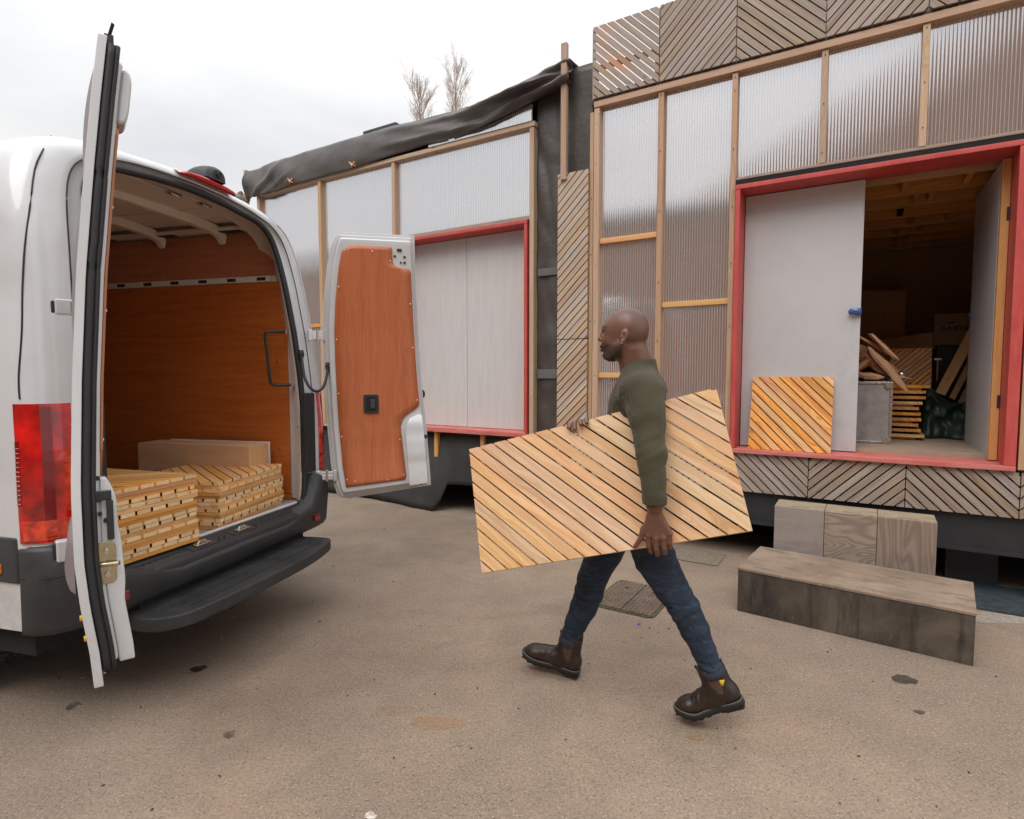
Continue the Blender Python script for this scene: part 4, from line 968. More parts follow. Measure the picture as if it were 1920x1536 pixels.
def SR(z): return interp(z, [p[0] for p in RZ], [p[1] for p in RZ])
ZB, ZT = .5 * (botl[0][1] + botl[-1][1]), .5 * (topl[0][1] + topl[-1][1])
print('door outline', [tuple(round(v, 3) for v in p) for p in lft], [tuple(round(v, 3) for v in p) for p in rgt], ZB, ZT)
zs = list(np.linspace(ZB, ZB + .12, 8)) + list(np.linspace(ZB + .15, ZT - .14, 34)) + list(np.linspace(ZT - .12, ZT, 9))
def SL0(z):
    e = (z - ZB); f = (ZT - z); s = SL(min(max(z, ZB + .02), ZT - .02)); r_ = .09
    if e < r_: s = max(s, SL(ZB + r_) + r_ * (1 - math.sqrt(max(0, 1 - (1 - e / r_) ** 2))))
    if f < r_: s = max(s, SL(ZT - r_) + r_ * (1 - math.sqrt(max(0, 1 - (1 - f / r_) ** 2))))
    return s
def build_door(which):
    hx_, yd, P0 = make_door(which); r = empty('rear_door', parent=van); WARP[0] = .044 if which == 'far' else -.012
    ang = math.atan2(hx_[1], hx_[0]) - (R(90) - VA)
    rel = P0 - VO; r.location = (float(rel @ DW), float(rel @ DL), 0); r.rotation_euler = (0, 0, ang)
    # local y must point outwards: for the far door +y is left of x -> yd; near door the outside is on the other side
    sg = 1 if float(np.cross(hx_, yd)[2]) > 0 else -1
    if sg < 0: r.scale = (1, -.82, 1.10); r.location.z = -.152
    f = .0
    slab(SL0, SR, zs, lambda z: dprof(z) - (.014 if which == 'far' else .030), lambda z: dprof(z), mat=M['white'], name='outer_skin', parent=r, bevel=.003)
    ins = lambda a: (lambda z: SL0(min(max(z, ZB + a), ZT - a)) + a), 
    zi = [ZB + .022 + (ZT - ZB - .044) * i / 44 for i in range(45)]
    slab(lambda z: SL0(z) + .018, lambda z: SR(z) - .024, zi, lambda z: dprof(z) - .044, lambda z: dprof(z) - (.0142 if which == 'far' else .0302), mat=M['white'], name='door_pan', parent=r, bevel=.006)
    zi = [ZB + .05 + (ZT - ZB - .10) * i / 44 for i in range(45)]
    slab(lambda z: SL0(z) + .045, lambda z: SR(z) - .030, zi, lambda z: dprof(z) - .088, lambda z: dprof(z) - .0442, mat=M['white'], name='inner_frame', parent=r, bevel=.012)
    # seal running round the pan
    pts = []
    for z in [ZB + .03 + (ZT - ZB - .06) * i / 50 for i in range(51)]: pts.append((SR(z) - .026, dprof(z) - .047, z))
    pts += [(SR(ZT - .03) + (SL0(ZT - .06) + .06 - SR(ZT - .03)) * i / 12, dprof(ZT - .03) - .047, ZT - .03) for i in range(1, 13)]
    for z in [ZB + .08 + (ZT - ZB - .16) * i / 50 for i in range(50, -1, -1)]: pts.append((SL0(z) + .030, dprof(z) - .047, z))
    pts += [(SL0(ZB + .06) + .05 + (SR(ZB + .03) - .03 - SL0(ZB + .06) - .05) * i / 12, dprof(ZB + .03) - .047, ZB + .03) for i in range(12)]
    b = MB()
    if which == 'near':
        b.tube(pts, .0155, 10, closed=True)
        zz = [ZB + .03 + (ZT - ZB - .05) * i / 60 for i in range(61)]
        b.tube([(SR(z) - .014, dprof(z) - .046, z) for z in zz], .0155, 10); b.tube([(SR(z) - .012, dprof(z) - .066, z) for z in zz], .009, 8)
        b.build('door_seal', M['rubber'], r, weld=True)
    # lock housing bulging inwards along the lower free edge
    zl = [ZB + .045 + (1.225 - ZB - .045) * i / 24 for i in range(25)]
    def hb(z): return .088 + .062 * (max(0, min(1, (1.235 - z) / .07)) ** .5) * (.80 + .20 * math.exp(-((z - .985) / .085) ** 4))
    slab(lambda z: SR(z) - .045 - .115 * math.sqrt(max(0.02, 1 - max(0, (z - 1.10) / .127) ** 2)), lambda z: SR(z) - .030, zl, lambda z: dprof(z) - hb(z), lambda z: dprof(z) - .086, nx=4, mat=M['white'], name='lock_housing', parent=r, bevel=.02)
    if which == 'near':
        zl = [ZT - .23 + .16 * i / 14 for i in range(15)]
        slab(lambda z: SR(z) - .14, lambda z: SR(z) - .030, zl, lambda z: dprof(z) - .088 - .035 * max(0, 1 - ((z - ZT + .15) / .085) ** 4) ** .5, lambda z: dprof(z) - .086, nx=4, mat=M['white'], name='corner_housing', parent=r, bevel=.012)
    # plywood panel with its two cut-outs
    def PR(z):
        s = SR(z) - .036
        if z > ZT - .24: s = interp(z, [ZT - .24, ZT - .232, ZT - .215, ZT - .19], [SR(z) - .036, SR(z) - .11, SR(z) - .150, SR(z) - .158])
        if z < 1.30: s = interp(z, [ZB + .08, ZB + .11, .75, 1.14, 1.20, 1.24, 1.27, 1.30], [SR(z) - .19, SR(z) - .175, SR(z) - .175, SR(z) - .19, SR(z) - .165, SR(z) - .11, SR(z) - .06, SR(z) - .036])
        return s
    zi = sorted([ZB + .09 + (ZT - ZB - .19) * i / 70 for i in range(71)] + [ZT - .2385, ZT - .236, ZT - .232, ZT - .228, ZT - .222])
    # thin curved board standing on the inner frame
    def PLf(z):
        e = ZT - .10 - z; q = SL0(min(max(z, ZB + .10), ZT - .10)) + .085
        if e < .05: q += .05 * (1 - math.sqrt(max(0, 1 - (1 - e / .05) ** 2)))
        return q
    slab(PLf, PR, zi, lambda z: dprof(z) - .0965, lambda z: dprof(z) - .0885, nx=6, mat=M['ply_brown'], name='lining_board', parent=r)
    b = MB()
    for z, s in [(ZT - .13, .16), (ZT - .13, .34)] + [(z, PLf(z) + .012) for z in (.78, 1.08, 1.38, 1.75, 2.1)] + [(z, PR(z) - .014) for z in (.80, 1.05, 1.33, 1.7, 2.0, 2.28)] + [(ZB + .11, .2), (ZB + .11, .42)]:
        b.tube([(s, dprof(z) - .096, z), (s, dprof(z) - .0995, z)], .0042, 8)
    b.build('board_screws', simple('white_screw_cap', (.8, .8, .78), .4), r)['kind'] = 'stuff'
    # top corner and lock pressings, handle, buffer
    b = MB(); z = ZT - .15; s = SR(z) - .11
    for q in ((0, .035, .016, .009), (-.03, -.005, .008, .006), (.035, -.008, .008, .006), (0.01, -.045, .006, .005), (.035, -.045, .008, .006)):
        b.obox((s + q[0], dprof(z + q[1]) - .0892, z + q[1]), (1, 0, 0), (0, 0, 1), (0, 1, 0), q[2], q[3], .003)
    b.build('corner_holes', M['black'], r)['kind'] = 'stuff'
    if which == 'far':
        hs = empty('inner_handle', parent=r); z = 1.22; s = far_sz(696, 757)[0]; z = far_sz(696, 757)[1]; y = dprof(z) - .097
        b = MB(); b.prism(rrect(.052, .066, .014), -.006, .0); b.build('handle_bezel', M['black'], hs, loc=(s, y, z), bevel=.003)
        b = MB(); b.prism(rrect(.036, .050, .010), .0, .001); o = b.build('handle_recess', M['dark'], hs, loc=(s, y - .0075, z))
        b = MB(); b.box(-.008, .026, -.006, .004, -.034, .030); b.build('handle_flap', simple('grey_black_flap', (.045, .045, .048), .35), hs, loc=(s + .002, y - .009, z), bevel=.004)
        z = far_sz(797, 740)[1]; b = MB(); b.tube([(SR(z) - .02, .03, z), (SR(z) - .02, -.0, z)], .040, 24); b.build('door_buffer', M['black'], r, bevel=.006)
        s, z = far_sz(788, 903); b = MB(); b.box(s - .02, s + .02, dprof(z) - .096, dprof(z) - .086, z - .03, z + .03); b.build('lower_lock', M['steel'], r, bevel=.004); b = MB(); b.tube([(s, dprof(z) - .095, z - .01), (s, dprof(z) - .10, z - .01)], .012, 14); b.build('lock_pin', M['black'], r)
        s, z = far_sz(797, 818); b = MB(); b.box(s - .014, s + .012, dprof(z) - .103, dprof(z) - .088, z - .014, z + .014); b.build('side_latch', M['black'], r, bevel=.003)
    else:
        # free edge furniture facing the camera
        e = empty('latch', parent=r); zc = .985; y = -.100
        b = MB(); 
        P = [(y_, z_) for y_, z_ in rrect(.030, .060, .018)]
        b.prism([(p[0], p[1]) for p in P], 0, .004); b.build('latch_plate', M['brass'], e, loc=(SR(zc) - .024, y + .001, zc), rot=(0, 0, R(90)), bevel=.001)
        b = MB()
        for dz in (-.033, .033): b.tube([(SR(zc) - .022, y, zc + dz), (SR(zc) - .014, y, zc + dz)], .009, 12)
        b.build('latch_bolt', M['steel'], e, bevel=.001)
        b = MB(); b.tube([(SR(zc) - .022, y + .024, zc), (SR(zc) - .008, y + .022, zc), (SR(zc) - .004, y, zc), (SR(zc) - .006, y - .03, zc - .002), (SR(zc) - .010, y - .038, zc - .002)], .0065, 8); b.build('latch_loop', M['brass'], e, weld=True)
        zc = 1.175; y = -.092
        b = MB(); b.tube([(SR(zc) - .022, y + .012, zc - .0), (SR(zc) - .008, y + .012, zc)], .016, 16); b.box(SR(zc) - .018, SR(zc) - .006, y - .030, y + .012, zc - .012, zc + .016); b.box(SR(zc) - .018, SR(zc) - .006, y - .034, y - .012, zc - .125, zc - .0125); b.build('release_lever', M['black'], r, bevel=.003)
        b = MB()
        for dy, z in ((.01, 1.225), (.008, 1.125), (-.008, 1.105)): b.tube([(SR(z) - .025, y + dy, z), (SR(z) - .026 + .004, y + dy, z)], .007, 12)
        b.build('edge_holes', M['black'], r)['kind'] = 'stuff'
        # window recesses pressed in the outer skin (plain grey strips) and plate screws
        b = MB(); 
        for z0, z1 in ((2.10, 2.36), (1.72, 2.04)):
            for i in range(1): pass
        b.tube([(SR(.83) - .05, -.025, .835), (SR(.83) - .05, -.008, .835)], .008, 10); b.tube([(SR(.79) - .05, -.035, .775), (SR(.79) - .05, -.018, .775)], .008, 10); b.build('plate_screw_caps', M['yellow'], r)
        def strip(z0, z1, bul, nm):
            b = MB(); G = []
            for i in range(20):
                z = z0 + (z1 - z0) * i / 19; q = abs(math.sin(math.pi * i / 19)) ** .5 * bul; G.append([(.10, dprof(z) + .001, z), (.13, dprof(z) + q, z), (SR(z) - .13, dprof(z) + q, z), (SR(z) - .10, dprof(z) + .001, z)])
            b.grid(G, smooth=False); b.build(nm, M['trim_grey'], r)
        strip(2.12, 2.42, .017, 'window_blank'); strip(1.62, 2.06, .013, 'window_blank')
        b = MB(); G = []
        for i in range(14):
            z = .90 + .16 * i / 13; q = abs(math.sin(math.pi * i / 13)) ** .5 * .03; G.append([(.2, .0, z), (.25, q, z), (SR(z) - .06, q, z), (SR(z) - .03, .0, z)])
        b.grid(G, smooth=True); b.build('handle_surround', M['trim_grey'], r)
        b = MB(); b.box(SR(ZT) - .09, SR(ZT) - .02, dprof(ZT) - .05, dprof(ZT) - .02, ZT - .02, ZT + .012); b.tube([(SR(ZT) - .05, dprof(ZT) - .03, ZT), (SR(ZT) - .02, dprof(ZT) - .05, ZT + .045)], .006, 6); b.build('top_guide', M['rubber'], r)
    return r
dF = build_door('far'); dN = build_door('near')
# hinges (white castings) between body corner and doors
def to_van(P): q = np.array(P) - VO; return (float(q @ DW), float(q @ DL), float(q[2]))
def hinge(px0, px1, py, Y0, Y1, hh, nm='door_hinge'):
    A = ray(px0, py); A = CAM + A / A[1] * Y0; B = ray(px1, py); B = CAM + B / B[1] * Y1; z = .5 * (A[2] + B[2]); A[2] = B[2] = z; A = np.array(to_van(A)); B = np.array(to_van(B)); r = empty(nm, parent=van)
    d = B - A; L_ = np.linalg.norm(d); d /= L_; n = np.array([-d[1], d[0], 0])
    for s_, nm2 in ((-1, 'hinge_leaf'), (1, 'hinge_leaf')):
        b = MB(); b.obox(A + d * L_ * (.25 if s_ < 0 else .75), d, n, (0, 0, 1), L_ * .24, .008, hh); b.obox(A + d * L_ * (.12 if s_ < 0 else .88), d, n, (0, 0, 1), L_ * .10, .016, hh * 1.25); b.build(nm2, M['hinge'], r, bevel=.004)
    b = MB(); c = (A + B) / 2; b.tube([c + np.array([0, 0, -hh * 1.3]), c + np.array([0, 0, hh * 1.3])], .012, 12); b.tube([c + np.array([0, 0, 0]) - d * L_ * .3, c + d * L_ * .3], .009, 8); b.build('hinge_pin', M['steel'], r)
M['hinge'] = simple('hinge_pale_casting', (.62, .62, .63), .35, .3)
hinge(577, 613, 629, 4.00, 4.06, .030); hinge(592, 634, 892, 4.02, 4.06, .030)
def nhinge(px0, px1, py, h):
    r = empty('door_hinge', parent=van); A = ray(px0, py); A = CAM + A / A[1] * 2.22; B = ray(px1, py); B = CAM + B / B[1] * 2.27; A = np.array(to_van(A)); B = np.array(to_van(B)); B[2] = A[2]; d = B - A; L_ = np.linalg.norm(d); d /= L_; n = np.array([-d[1], d[0], 0])
    b = MB(); b.obox(A + d * L_ * .55, d, n, (0, 0, 1), L_ * .45, .022, h); b.build('hinge_arm', M['white'], r, bevel=.007)
    b = MB(); b.obox(A + d * L_ * .10, d, n, (0, 0, 1), .010, .014, h * .75); b.build('hinge_stop', M['black'], r, bevel=.004)
    b = MB(); b.tube([A + d * L_ * .85 + np.array([0, 0, -h * .7]) - n * .016, A + d * L_ * .85 + np.array([0, 0, h * .7]) - n * .016], .010, 10); b.build('hinge_pin', M['steel'], r)
nhinge(97, 142, 575, .030); nhinge(100, 142, 1035, .042)
# check strap of the far door
s0 = to_van(CAM + ray(564, 665) / ray(564, 665)[1] * 3.93); s1 = to_van(CAM + ray(614, 690) / ray(614, 690)[1] * 4.05)
pp = [CAM + ray(x, y) / ray(x, y)[1] * Y for x, y, Y in [(565, 665, 3.92), (568, 690, 3.88), (572, 710, 3.84), (582, 728, 3.82), (595, 734, 3.84), (606, 726, 3.90), (612, 708, 3.96), (615, 688, 4.04)]]
b = MB(); b.tube(dense([to_van(p) for p in pp], 4), .0095, 8); b.build('check_strap', M['rubber'], van, weld=True)
for a_, c_ in ((0, 0), (7, 1)):
    b = MB(); q = np.array(to_van(pp[a_])); b.tube([q + np.array([0, 0, -.035]), q + np.array([0, 0, 0]), q + np.array([0, 0, .03])], .016, 10, rr=[.010, .020, .014]); b.build('strap_end', M['rubber'], van, weld=True)
# ============================================================ LOAD IN THE VAN
def vanw(x, l, z): return VO + DW * x + DL * l + np.array([0, 0, z])
ords = ['topmost', 'second from the top', 'third from the top', 'fourth from the top', 'fifth from the top', 'sixth from the top', 'seventh from the top', 'eighth from the top', 'ninth from the top', 'tenth from the top']
def stack(x, l, rot, Wd, Hd, n, pitch, z0, where, group, sgn0, seed):
    rnd = random.Random(seed)
    for i in range(n):           # i = 0 is the bottom one
        a = (R(90) - VA) + rot + R(rnd.uniform(-.9, .9)); dx, dl = rnd.uniform(-.007, .007), rnd.uniform(-.008, .008)
        k = n - 1 - i; lab = '%s panel in the %s' % (ords[k] if k < n - 1 else 'bottom', where)
        p = vanw(x + dx, l + dl, z0 + pitch * (i + 1))
        r = empty('slatted_panel', p, 0, lab, 'slatted panel', group, rot=(R(-90), 0, a))
        flip = (i % 3 == 1) and k != 0
        sg = sgn0 if (i % 2 == 0) == ((n - 1) % 2 == 0) else -sgn0
        if not flip: slat_panel(r, 0, 0, 0, Wd, Hd, sg, 'stack', sw=.050, gap=.0095, th=.0185, phase=.3 + .2 * (i % 3), frame='stack', bat=(.045, .0195), seed=seed + i, jit=.0006)
        else: slat_panel(r, 0, .0186, 0, Wd, Hd, sg, 'stack', sw=.050, gap=.0095, th=.0185, phase=.3 + .2 * (i % 3), frame=None, seed=seed + i, jit=.0006); b = None
        if flip:
            for q in (0, 1):
                b = MB(); b.box(.002, Wd - .002, 0, .0178, (Hd - .045) * q, (Hd - .045) * q + .045); b.build('batten', M['stack'], r)
                b = MB(); xx = .002 + (Wd - .049) * q; b.box(xx, xx + .045, 0.0004, .0175, .046, Hd - .046); b.build('batten', M['stack'], r)
stack(.10, .045, R(-2.5), .605, 1.13, 9, .0392, .636, 'slatted pile nearest the van door', 'slatted panels in the nearer pile in the van', -1, 100)
stack(.905, .068, R(8), .69, .62, 7, .0382, .636, 'slatted pile farther right in the van', 'slatted panels in the farther pile in the van', 1, 200)
# plywood box standing against the far lining
bx = empty('plywood_box', vanw(1.42, .28, .635), (R(90) - VA) + R(2), 'long plywood box with white edged back board behind the slatted piles', 'box')
b = MB(); b.box(0, .012, 0, .88, 0, .405, ax=1); b.build('front_board', M['box_ply'], bx)
b = MB(); b.box(0.0125, .20, 0, .88, .393, .405, ax=1); b.build('top_board', M['box_ply'], bx)
b = MB(); b.box(0.0125, .20, 0, .012, 0, .392, ax=2); b.build('end_board', M['box_ply'], bx)
b = MB(); b.box(.203, .211, -.006, .80, 0, .412); b.build('back_board', simple('white_edge_board', (.72, .68, .66), .5), bx)
G = []
for i in range(12):
    t = i / 11; row = []
    for j in range(17): a = 2 * math.pi * j / 16; r_ = .13 * math.sin(math.pi * (t * .8 + .1)) ** .7 * (1 + .12 * math.sin(3 * a + 4 * t)); row.append((r_ * math.cos(a), r_ * math.sin(a) * 1.3, .04 + .48 * t + .02 * math.sin(2 * a)))
    G.append(row)
b = MB(); b.grid(G); b.face(G[0][::-1]); b.face(G[-1])
meta(b.build('fabric_bundle', simple('navy_fabric', (.018, .022, .04), .8, var=.3), loc=vanw(1.15, 1.55, .60), weld=True), 'dark navy bundle of fabric deep in the van, half hidden by the near door', 'bundle')

# ============================================================ THINGS AT THE WORKSHOP DOOR
lp = empty('slatted_panel', toworld(-.440, -.035, .914), 0, 'square orange slatted panel leaning on the pale door inside the red frame', 'slatted panel', rot=(R(-15), 0, ANG))
slat_panel(lp, 0, 0, 0, .587, .60, -1, 'larch_warm', sw=.0455, gap=.0085, th=.019, phase=.55, frame='larch_warm', seed=50)

def pboard(name, pts, y, th, mat, label, cat, d=(1, 0), bevel=.001, group=None):
    """a real board whose outline is measured on a plane y metres behind the facade"""
    P = [fu(px, py, y) for px, py in pts]; u0 = min(p[0] for p in P); z0 = min(p[1] for p in P)
    b = MB(); b.prism([(p[0] - u0, p[1] - z0) for p in P], 0, th, d)
    return meta(b.build(name, M[mat] if isinstance(mat, str) else mat, loc=toworld(u0, y, z0), rot=(0, 0, ANG), bevel=bevel, seg=1), label, cat, group)
# flight case
fc = empty('storage_case', toworld(-.20, .60, .942), ANG, 'scuffed grey storage case with riveted metal edges beside the open doorway', 'case')
Wc, Dc, Hc = .745, .50, .508
b = MB(); b.box(.006, Wc - .006, .006, Dc - .006, .006, Hc - .006); b.build('case_body', M['case_grey'], fc, bevel=.003)
b = MB()
for x in (0, Wc - .022):
    for y in (0, Dc - .022): b = MB(); b.box(x, x + .022, y, y + .022, .022, Hc - .022); b.build('edge_trim', M['alu'], fc, bevel=.003)
b = MB()
for z in (0, Hc - .022):
    for y in (0, Dc - .022): b = MB(); b.box(0, Wc, y, y + .022, z, z + .022); b.build('edge_trim', M['alu'], fc, bevel=.003)
    for x in (0, Wc - .022): b = MB(); b.box(x, x + .022, .0225, Dc - .0225, z, z + .022); b.build('edge_trim', M['alu'], fc, bevel=.003)
for x, z in ((Wc - .03, Hc - .03), (Wc - .03, .03)):
    b = MB(); b.obox((x, -.002, z), (.8, 0, .6), (0, 1, 0), (-.6, 0, .8), .028, .005, .02); b.build('corner_brace', M['steel'], fc, bevel=.004)
b = MB()
for i in range(13): b.tube([(Wc - .011, .001, .06 + i * .032), (Wc - .011, -.003, .06 + i * .032)], .0035, 6)
for i in range(18): b.tube([(.03 + i * .04, .001, Hc - .011), (.03 + i * .04, -.003, Hc - .011)], .0035, 6); b.tube([(.03 + i * .04, .001, .011), (.03 + i * .04, -.003, .011)], .0035, 6)
b.build('rivets', M['dark'], fc)['kind'] = 'stuff'
# split logs and bark heaped on the case
def chunk(u, y, z, L, w, t, rot, seed, mat, label, name='split_log', cat='log'):
    rnd = random.Random(seed); G = []
    n = 8; qs = [rnd.uniform(.55, 1.35) for _ in range(6)]
    for i in range(n):
        k = i / (n - 1); e = math.sin(math.pi * (k * .80 + .10)) ** .35; row = []
        for j in range(6):
            a = 2 * math.pi * j / 6 + .15 * math.sin(5 * k); q = qs[j] * (1 + rnd.uniform(-.20, .20))
            row.append(((k - .5) * L + rnd.uniform(-.018, .018) * (2.2 if i in (0, n - 1) else 1), w * e * q * math.cos(a), t * e * q * math.sin(a)))
        row.append(row[0]); G.append(row)
    UV = [[(p[0] + seed, j * w * .8) for j, p in enumerate(row)] for row in G]
    b = MB(); b.grid(G, UV, smooth=False); b.face(G[0][:-1][::-1]); b.face(G[-1][:-1])
    return meta(b.build(name, M[mat], loc=toworld(u, y, z), rot=(rot[0], rot[1], rot[2] + ANG), weld=True), label, cat, 'wood pieces heaped on the grey case')
M['logwood'] = wood('split_log_wood', (.34, .15, .07), (.46, .235, .12), (.58, .34, .19), knots=.3, contrast=1.1, var=.25)
M['bark_red'] = simple('reddish_bark', (.26, .115, .055), .9, var=.45, scale=12, bump=.6, bscale=40)
chunk(.40, .72, 1.62, .36, .075, .06, (0, R(38), R(10)), 1, 'bark_red', 'rough reddish bark lump in the middle of the heap on the grey case', 'bark_lump', 'bark')
chunk(.50, .66, 1.56, .42, .035, .022, (R(20), R(50), R(12)), 2, 'logwood', 'long splintered plank sliding off the right of the heap on the grey case', 'split_plank', 'firewood')
chunk(.47, .70, 1.74, .26, .035, .02, (0, R(48), R(-8)), 3, 'logwood', 'upper pale split plank pointing down right on the heap', 'split_plank', 'firewood')
chunk(.40, .76, 1.75, .24, .03, .025, (0, R(35), R(0)), 4, 'logwood', 'dull split plank lying behind the upper pale one on the heap', 'split_plank', 'firewood')
chunk(.30, .72, 1.68, .22, .045, .04, (0, R(30), R(0)), 5, 'logwood', 'leftmost pale split piece beside the door edge', 'split_plank', 'firewood')
chunk(.30, .66, 1.56, .30, .04, .035, (0, R(-40), R(15)), 6, 'bark_red', 'dark bark piece rising left behind the door edge', 'bark_lump', 'bark')
chunk(.37, .64, 1.50, .17, .035, .03, (0, R(8), R(0)), 7, 'logwood', 'small knotted wood curl at the bottom front of the heap', 'bark_lump', 'bark')
chunk(.60, .74, 1.485, .10, .03, .012, (0, R(10), R(0)), 8, 'logwood', 'flat pale chip at the right foot of the heap', 'wood_chip', 'wood chip')
# glass ball jar
b = MB(); G = []
for i in range(13):
    a = math.pi * i / 12; G.append([(.033 * math.sin(a) * math.cos(t), .033 * math.sin(a) * math.sin(t), .033 * math.cos(a)) for t in np.linspace(0, 2 * math.pi, 17)])
b.grid(G); u_, z_ = fu(1690, 703, .95)
j = empty('glass_lamp', toworld(u_, .95, z_), ANG, 'small round silvery glass bulb beside the wood heap', 'bulb'); b.build('bulb', simple('silvery_glass', (.6, .6, .58), .08, .85), j, weld=True)
b = MB(); b.tube([(0, .02, -.02), (.0, .06, -.05)], .012, 10); b.build('bulb_cap', M['steel'], j)
# stacked boards
zs0 = .945; H0 = fu(1700, 722, 1.05)[1]
nb = 10; pt = (H0 - zs0) / nb
for i in range(nb):
    u0 = .50; u1 = fu(1740, 760, 1.05)[0] - (0 if i in (9,) else (.012 if i > 6 else .05)) + .012 * math.sin(i * 2.3) + (.035 if i == 0 else 0)
    k = nb - 1 - i; r = empty('stacked_board', toworld(u0, 1.05 + .01 * math.sin(i * 1.7), zs0 + i * pt), ANG, '%s board edge in the pile beside the grey case' % (ords[k] if k < nb - 1 else 'lowest pale'), 'board', 'boards piled beside the grey case')
    b = MB(); b.box(0, u1 - u0, 0, .5, pt * .45, pt * .98); b.build('board', M['larch_warm' if i else 'larch'], r, bevel=.001, seg=1)
    b = MB(); b.box(.03, u1 - u0 - .06, .03, .48, 0, pt * .44); b.build('spacer', M['dark'] if i % 3 else M['larch_warm'], r)  # near-black spacers paint the shade between the boards
pboard('slatted_panel', [(1672, 664), (1722, 661), (1713, 722), (1665, 722)], 1.62, .03, 'osb', 'x', 'x') if False else None
pq = fu(1668, 724, 1.6); dp = empty('slatted_panel', toworld(pq[0], 1.6, pq[1]), 0, 'dark slatted panel leaning in shade behind the board pile', 'slatted panel', rot=(R(-8), 0, ANG))
slat_panel(dp, 0, 0, 0, .32, .36, 1, 'larch_warm', sw=.028, gap=.007, phase=.2, seed=70, frame='larch_warm', bat=(.02, .03))
pboard('chipboard_sheet', [(1600, 545), (1700, 545), (1697, 640), (1640, 660), (1600, 660)], 2.9, .018, 'osb', 'tall chipboard sheet standing against the dark back wall', 'board')
pboard('chipboard_sheet', [(1640, 640), (1757, 622), (1757, 654), (1748, 654), (1748, 790), (1640, 790)], 2.3, .018, 'osb', 'notched chipboard sheet behind the wood heap', 'board')
pboard('lipped_board', [(1723, 662), (1727, 660), (1715, 735), (1710, 735)], 1.9, .02, 'timber_in', 'thin pale batten standing beside the dark slatted panel', 'batten')
# cardboard box with lettering, on a black crate
q0, q1 = fu(1750, 648, 2.2), fu(1832, 586, 2.2); Wb, Hb = q1[0] - q0[0], q1[1] - q0[1]
cb = empty('cardboard_box', toworld(q0[0], 2.2, q0[1]), ANG, 'brown cardboard box with dark AXYZ lettering on top of the black crate', 'box')
b = MB(); b.box(0, Wb, 0, .35, 0, Hb); b.build('carton', M['cardboard'], cb, bevel=.003)
b = MB(); b.prism([(Wb * .40 + .03 * math.cos(a) * (1 if abs(math.cos(a)) > .3 else 1), Hb * .72 + .008 * math.sin(a)) for a in np.linspace(0, 2 * math.pi, 12, endpoint=False)], -.0012, -.0004); b.build('hand_hole', M['dark'], cb)
b = MB(); b.box(.008, .06, -.001, -.0003, Hb - .02, Hb - .006); b.build('tape_piece', M['trim_grey'], cb)
tx = bpy.data.curves.new('lettering', 'FONT'); tx.body = 'AXYZ'; tx.size = .062; tx.extrude = .0004; tx.offset = .0015; tx.space_character = 1.1
to = bpy.data.objects.new('tmp_text', tx); COL.objects.link(to); dg = bpy.context.evaluated_depsgraph_get(); me = bpy.data.meshes.new_from_object(to.evaluated_get(dg)); bpy.data.objects.remove(to)
me.materials.clear(); link('lettering', me, M['ink'], cb, (Wb * .31, -.0012, Hb * .47), (R(90), 0, 0))
b = MB()
P6 = [(.020 * math.cos(a), .020 * math.sin(a)) for a in np.linspace(0, 2 * math.pi, 6, endpoint=False)]; P6i = [(.6 * x, .6 * z) for x, z in P6]
for i in range(6): j_ = (i + 1) % 6; b.prism([P6[i], P6[j_], P6i[j_], P6i[i]], -.0012, -.0004)
b.build('logo', M['ink'], cb, loc=(Wb * .22, 0, Hb * .535))
c0_, c1_ = fu(1752, 742, 2.15), fu(1812, 651, 2.15)
cr_ = empty('black_crate', toworld(c0_[0], 2.15, .945), ANG, 'black plastic crate under the cardboard box in the dark doorway', 'crate')
b = MB(); b.box(0, c1_[0] - c0_[0], 0, .4, 0, q0[1] - .947); b.build('crate_body', M['black'], cr_, bevel=.008)
b = MB(); b.box(.03, c1_[0] - c0_[0] - .03, -.006, .0, .45, .48); b.build('crate_rib', M['black'], cr_, bevel=.002)
h0 = fu(1757, 705, 1.95); hm = empty('mallet', toworld(h0[0], 1.95, h0[1]), ANG, 'small pale handled mallet standing in front of the black crate', 'mallet')
b = MB(); b.tube([(0, 0, -.05), (0, 0, .16)], .008, 8); b.build('handle', M['larch'], hm, weld=True); b = MB(); b.box(-.03, .03, -.012, .012, .15, .172); b.build('head', M['steel'], hm, bevel=.003)
for i, (pts, lab) in enumerate([([(1754, 735), (1816, 618), (1832, 600), (1832, 632), (1772, 742)], 'widest plank leaning up right in the doorway'), ([(1780, 745), (1829, 648), (1832, 670), (1790, 750)], 'middle plank leaning behind the widest one'), ([(1795, 757), (1826, 690), (1830, 740), (1800, 760)], 'short plank lowest of the leaning planks')]):
    pboard('leaning_plank', pts, 1.75 + .09 * i, .02, 'timber_in' if i == 0 else 'osb', lab, 'plank', d=(.5, .86), group='planks leaning in the doorway')
# crumpled green sheet
ga, gb = fu(1722, 812, 1.35), fu(1822, 812, 1.35); gh = fu(1745, 722, 1.35)[1]
rnd = random.Random(4); G = []
from mathutils import noise as mn
for i in range(61):
    row = []
    for j in range(37):
        s_, t_ = i / 60, j / 36; u = ga[0] + (gb[0] - ga[0] + .06) * s_
        hgt = (interp(s_, [0, .06, .22, .4, .6, .8, 1.0], [.05, .9, .95, .72, .62, .66, .5])) * (gh - .945)
        zz = .947 + hgt * math.sin(math.pi * min(1, t_ * 1.25) * .5) ** .8; yy = 1.30 + .42 * t_
        nn = mn.noise(Vector((u * 6, t_ * 3, 1.7))) + .5 * mn.noise(Vector((u * 15, t_ * 8, 4.)))
        yy += .10 * nn; zz += .055 * mn.noise(Vector((u * 8 + 3, t_ * 5, 9.))) * min(1, t_ * 4)
        row.append((u, yy, max(.945, zz)))
    G.append(row)
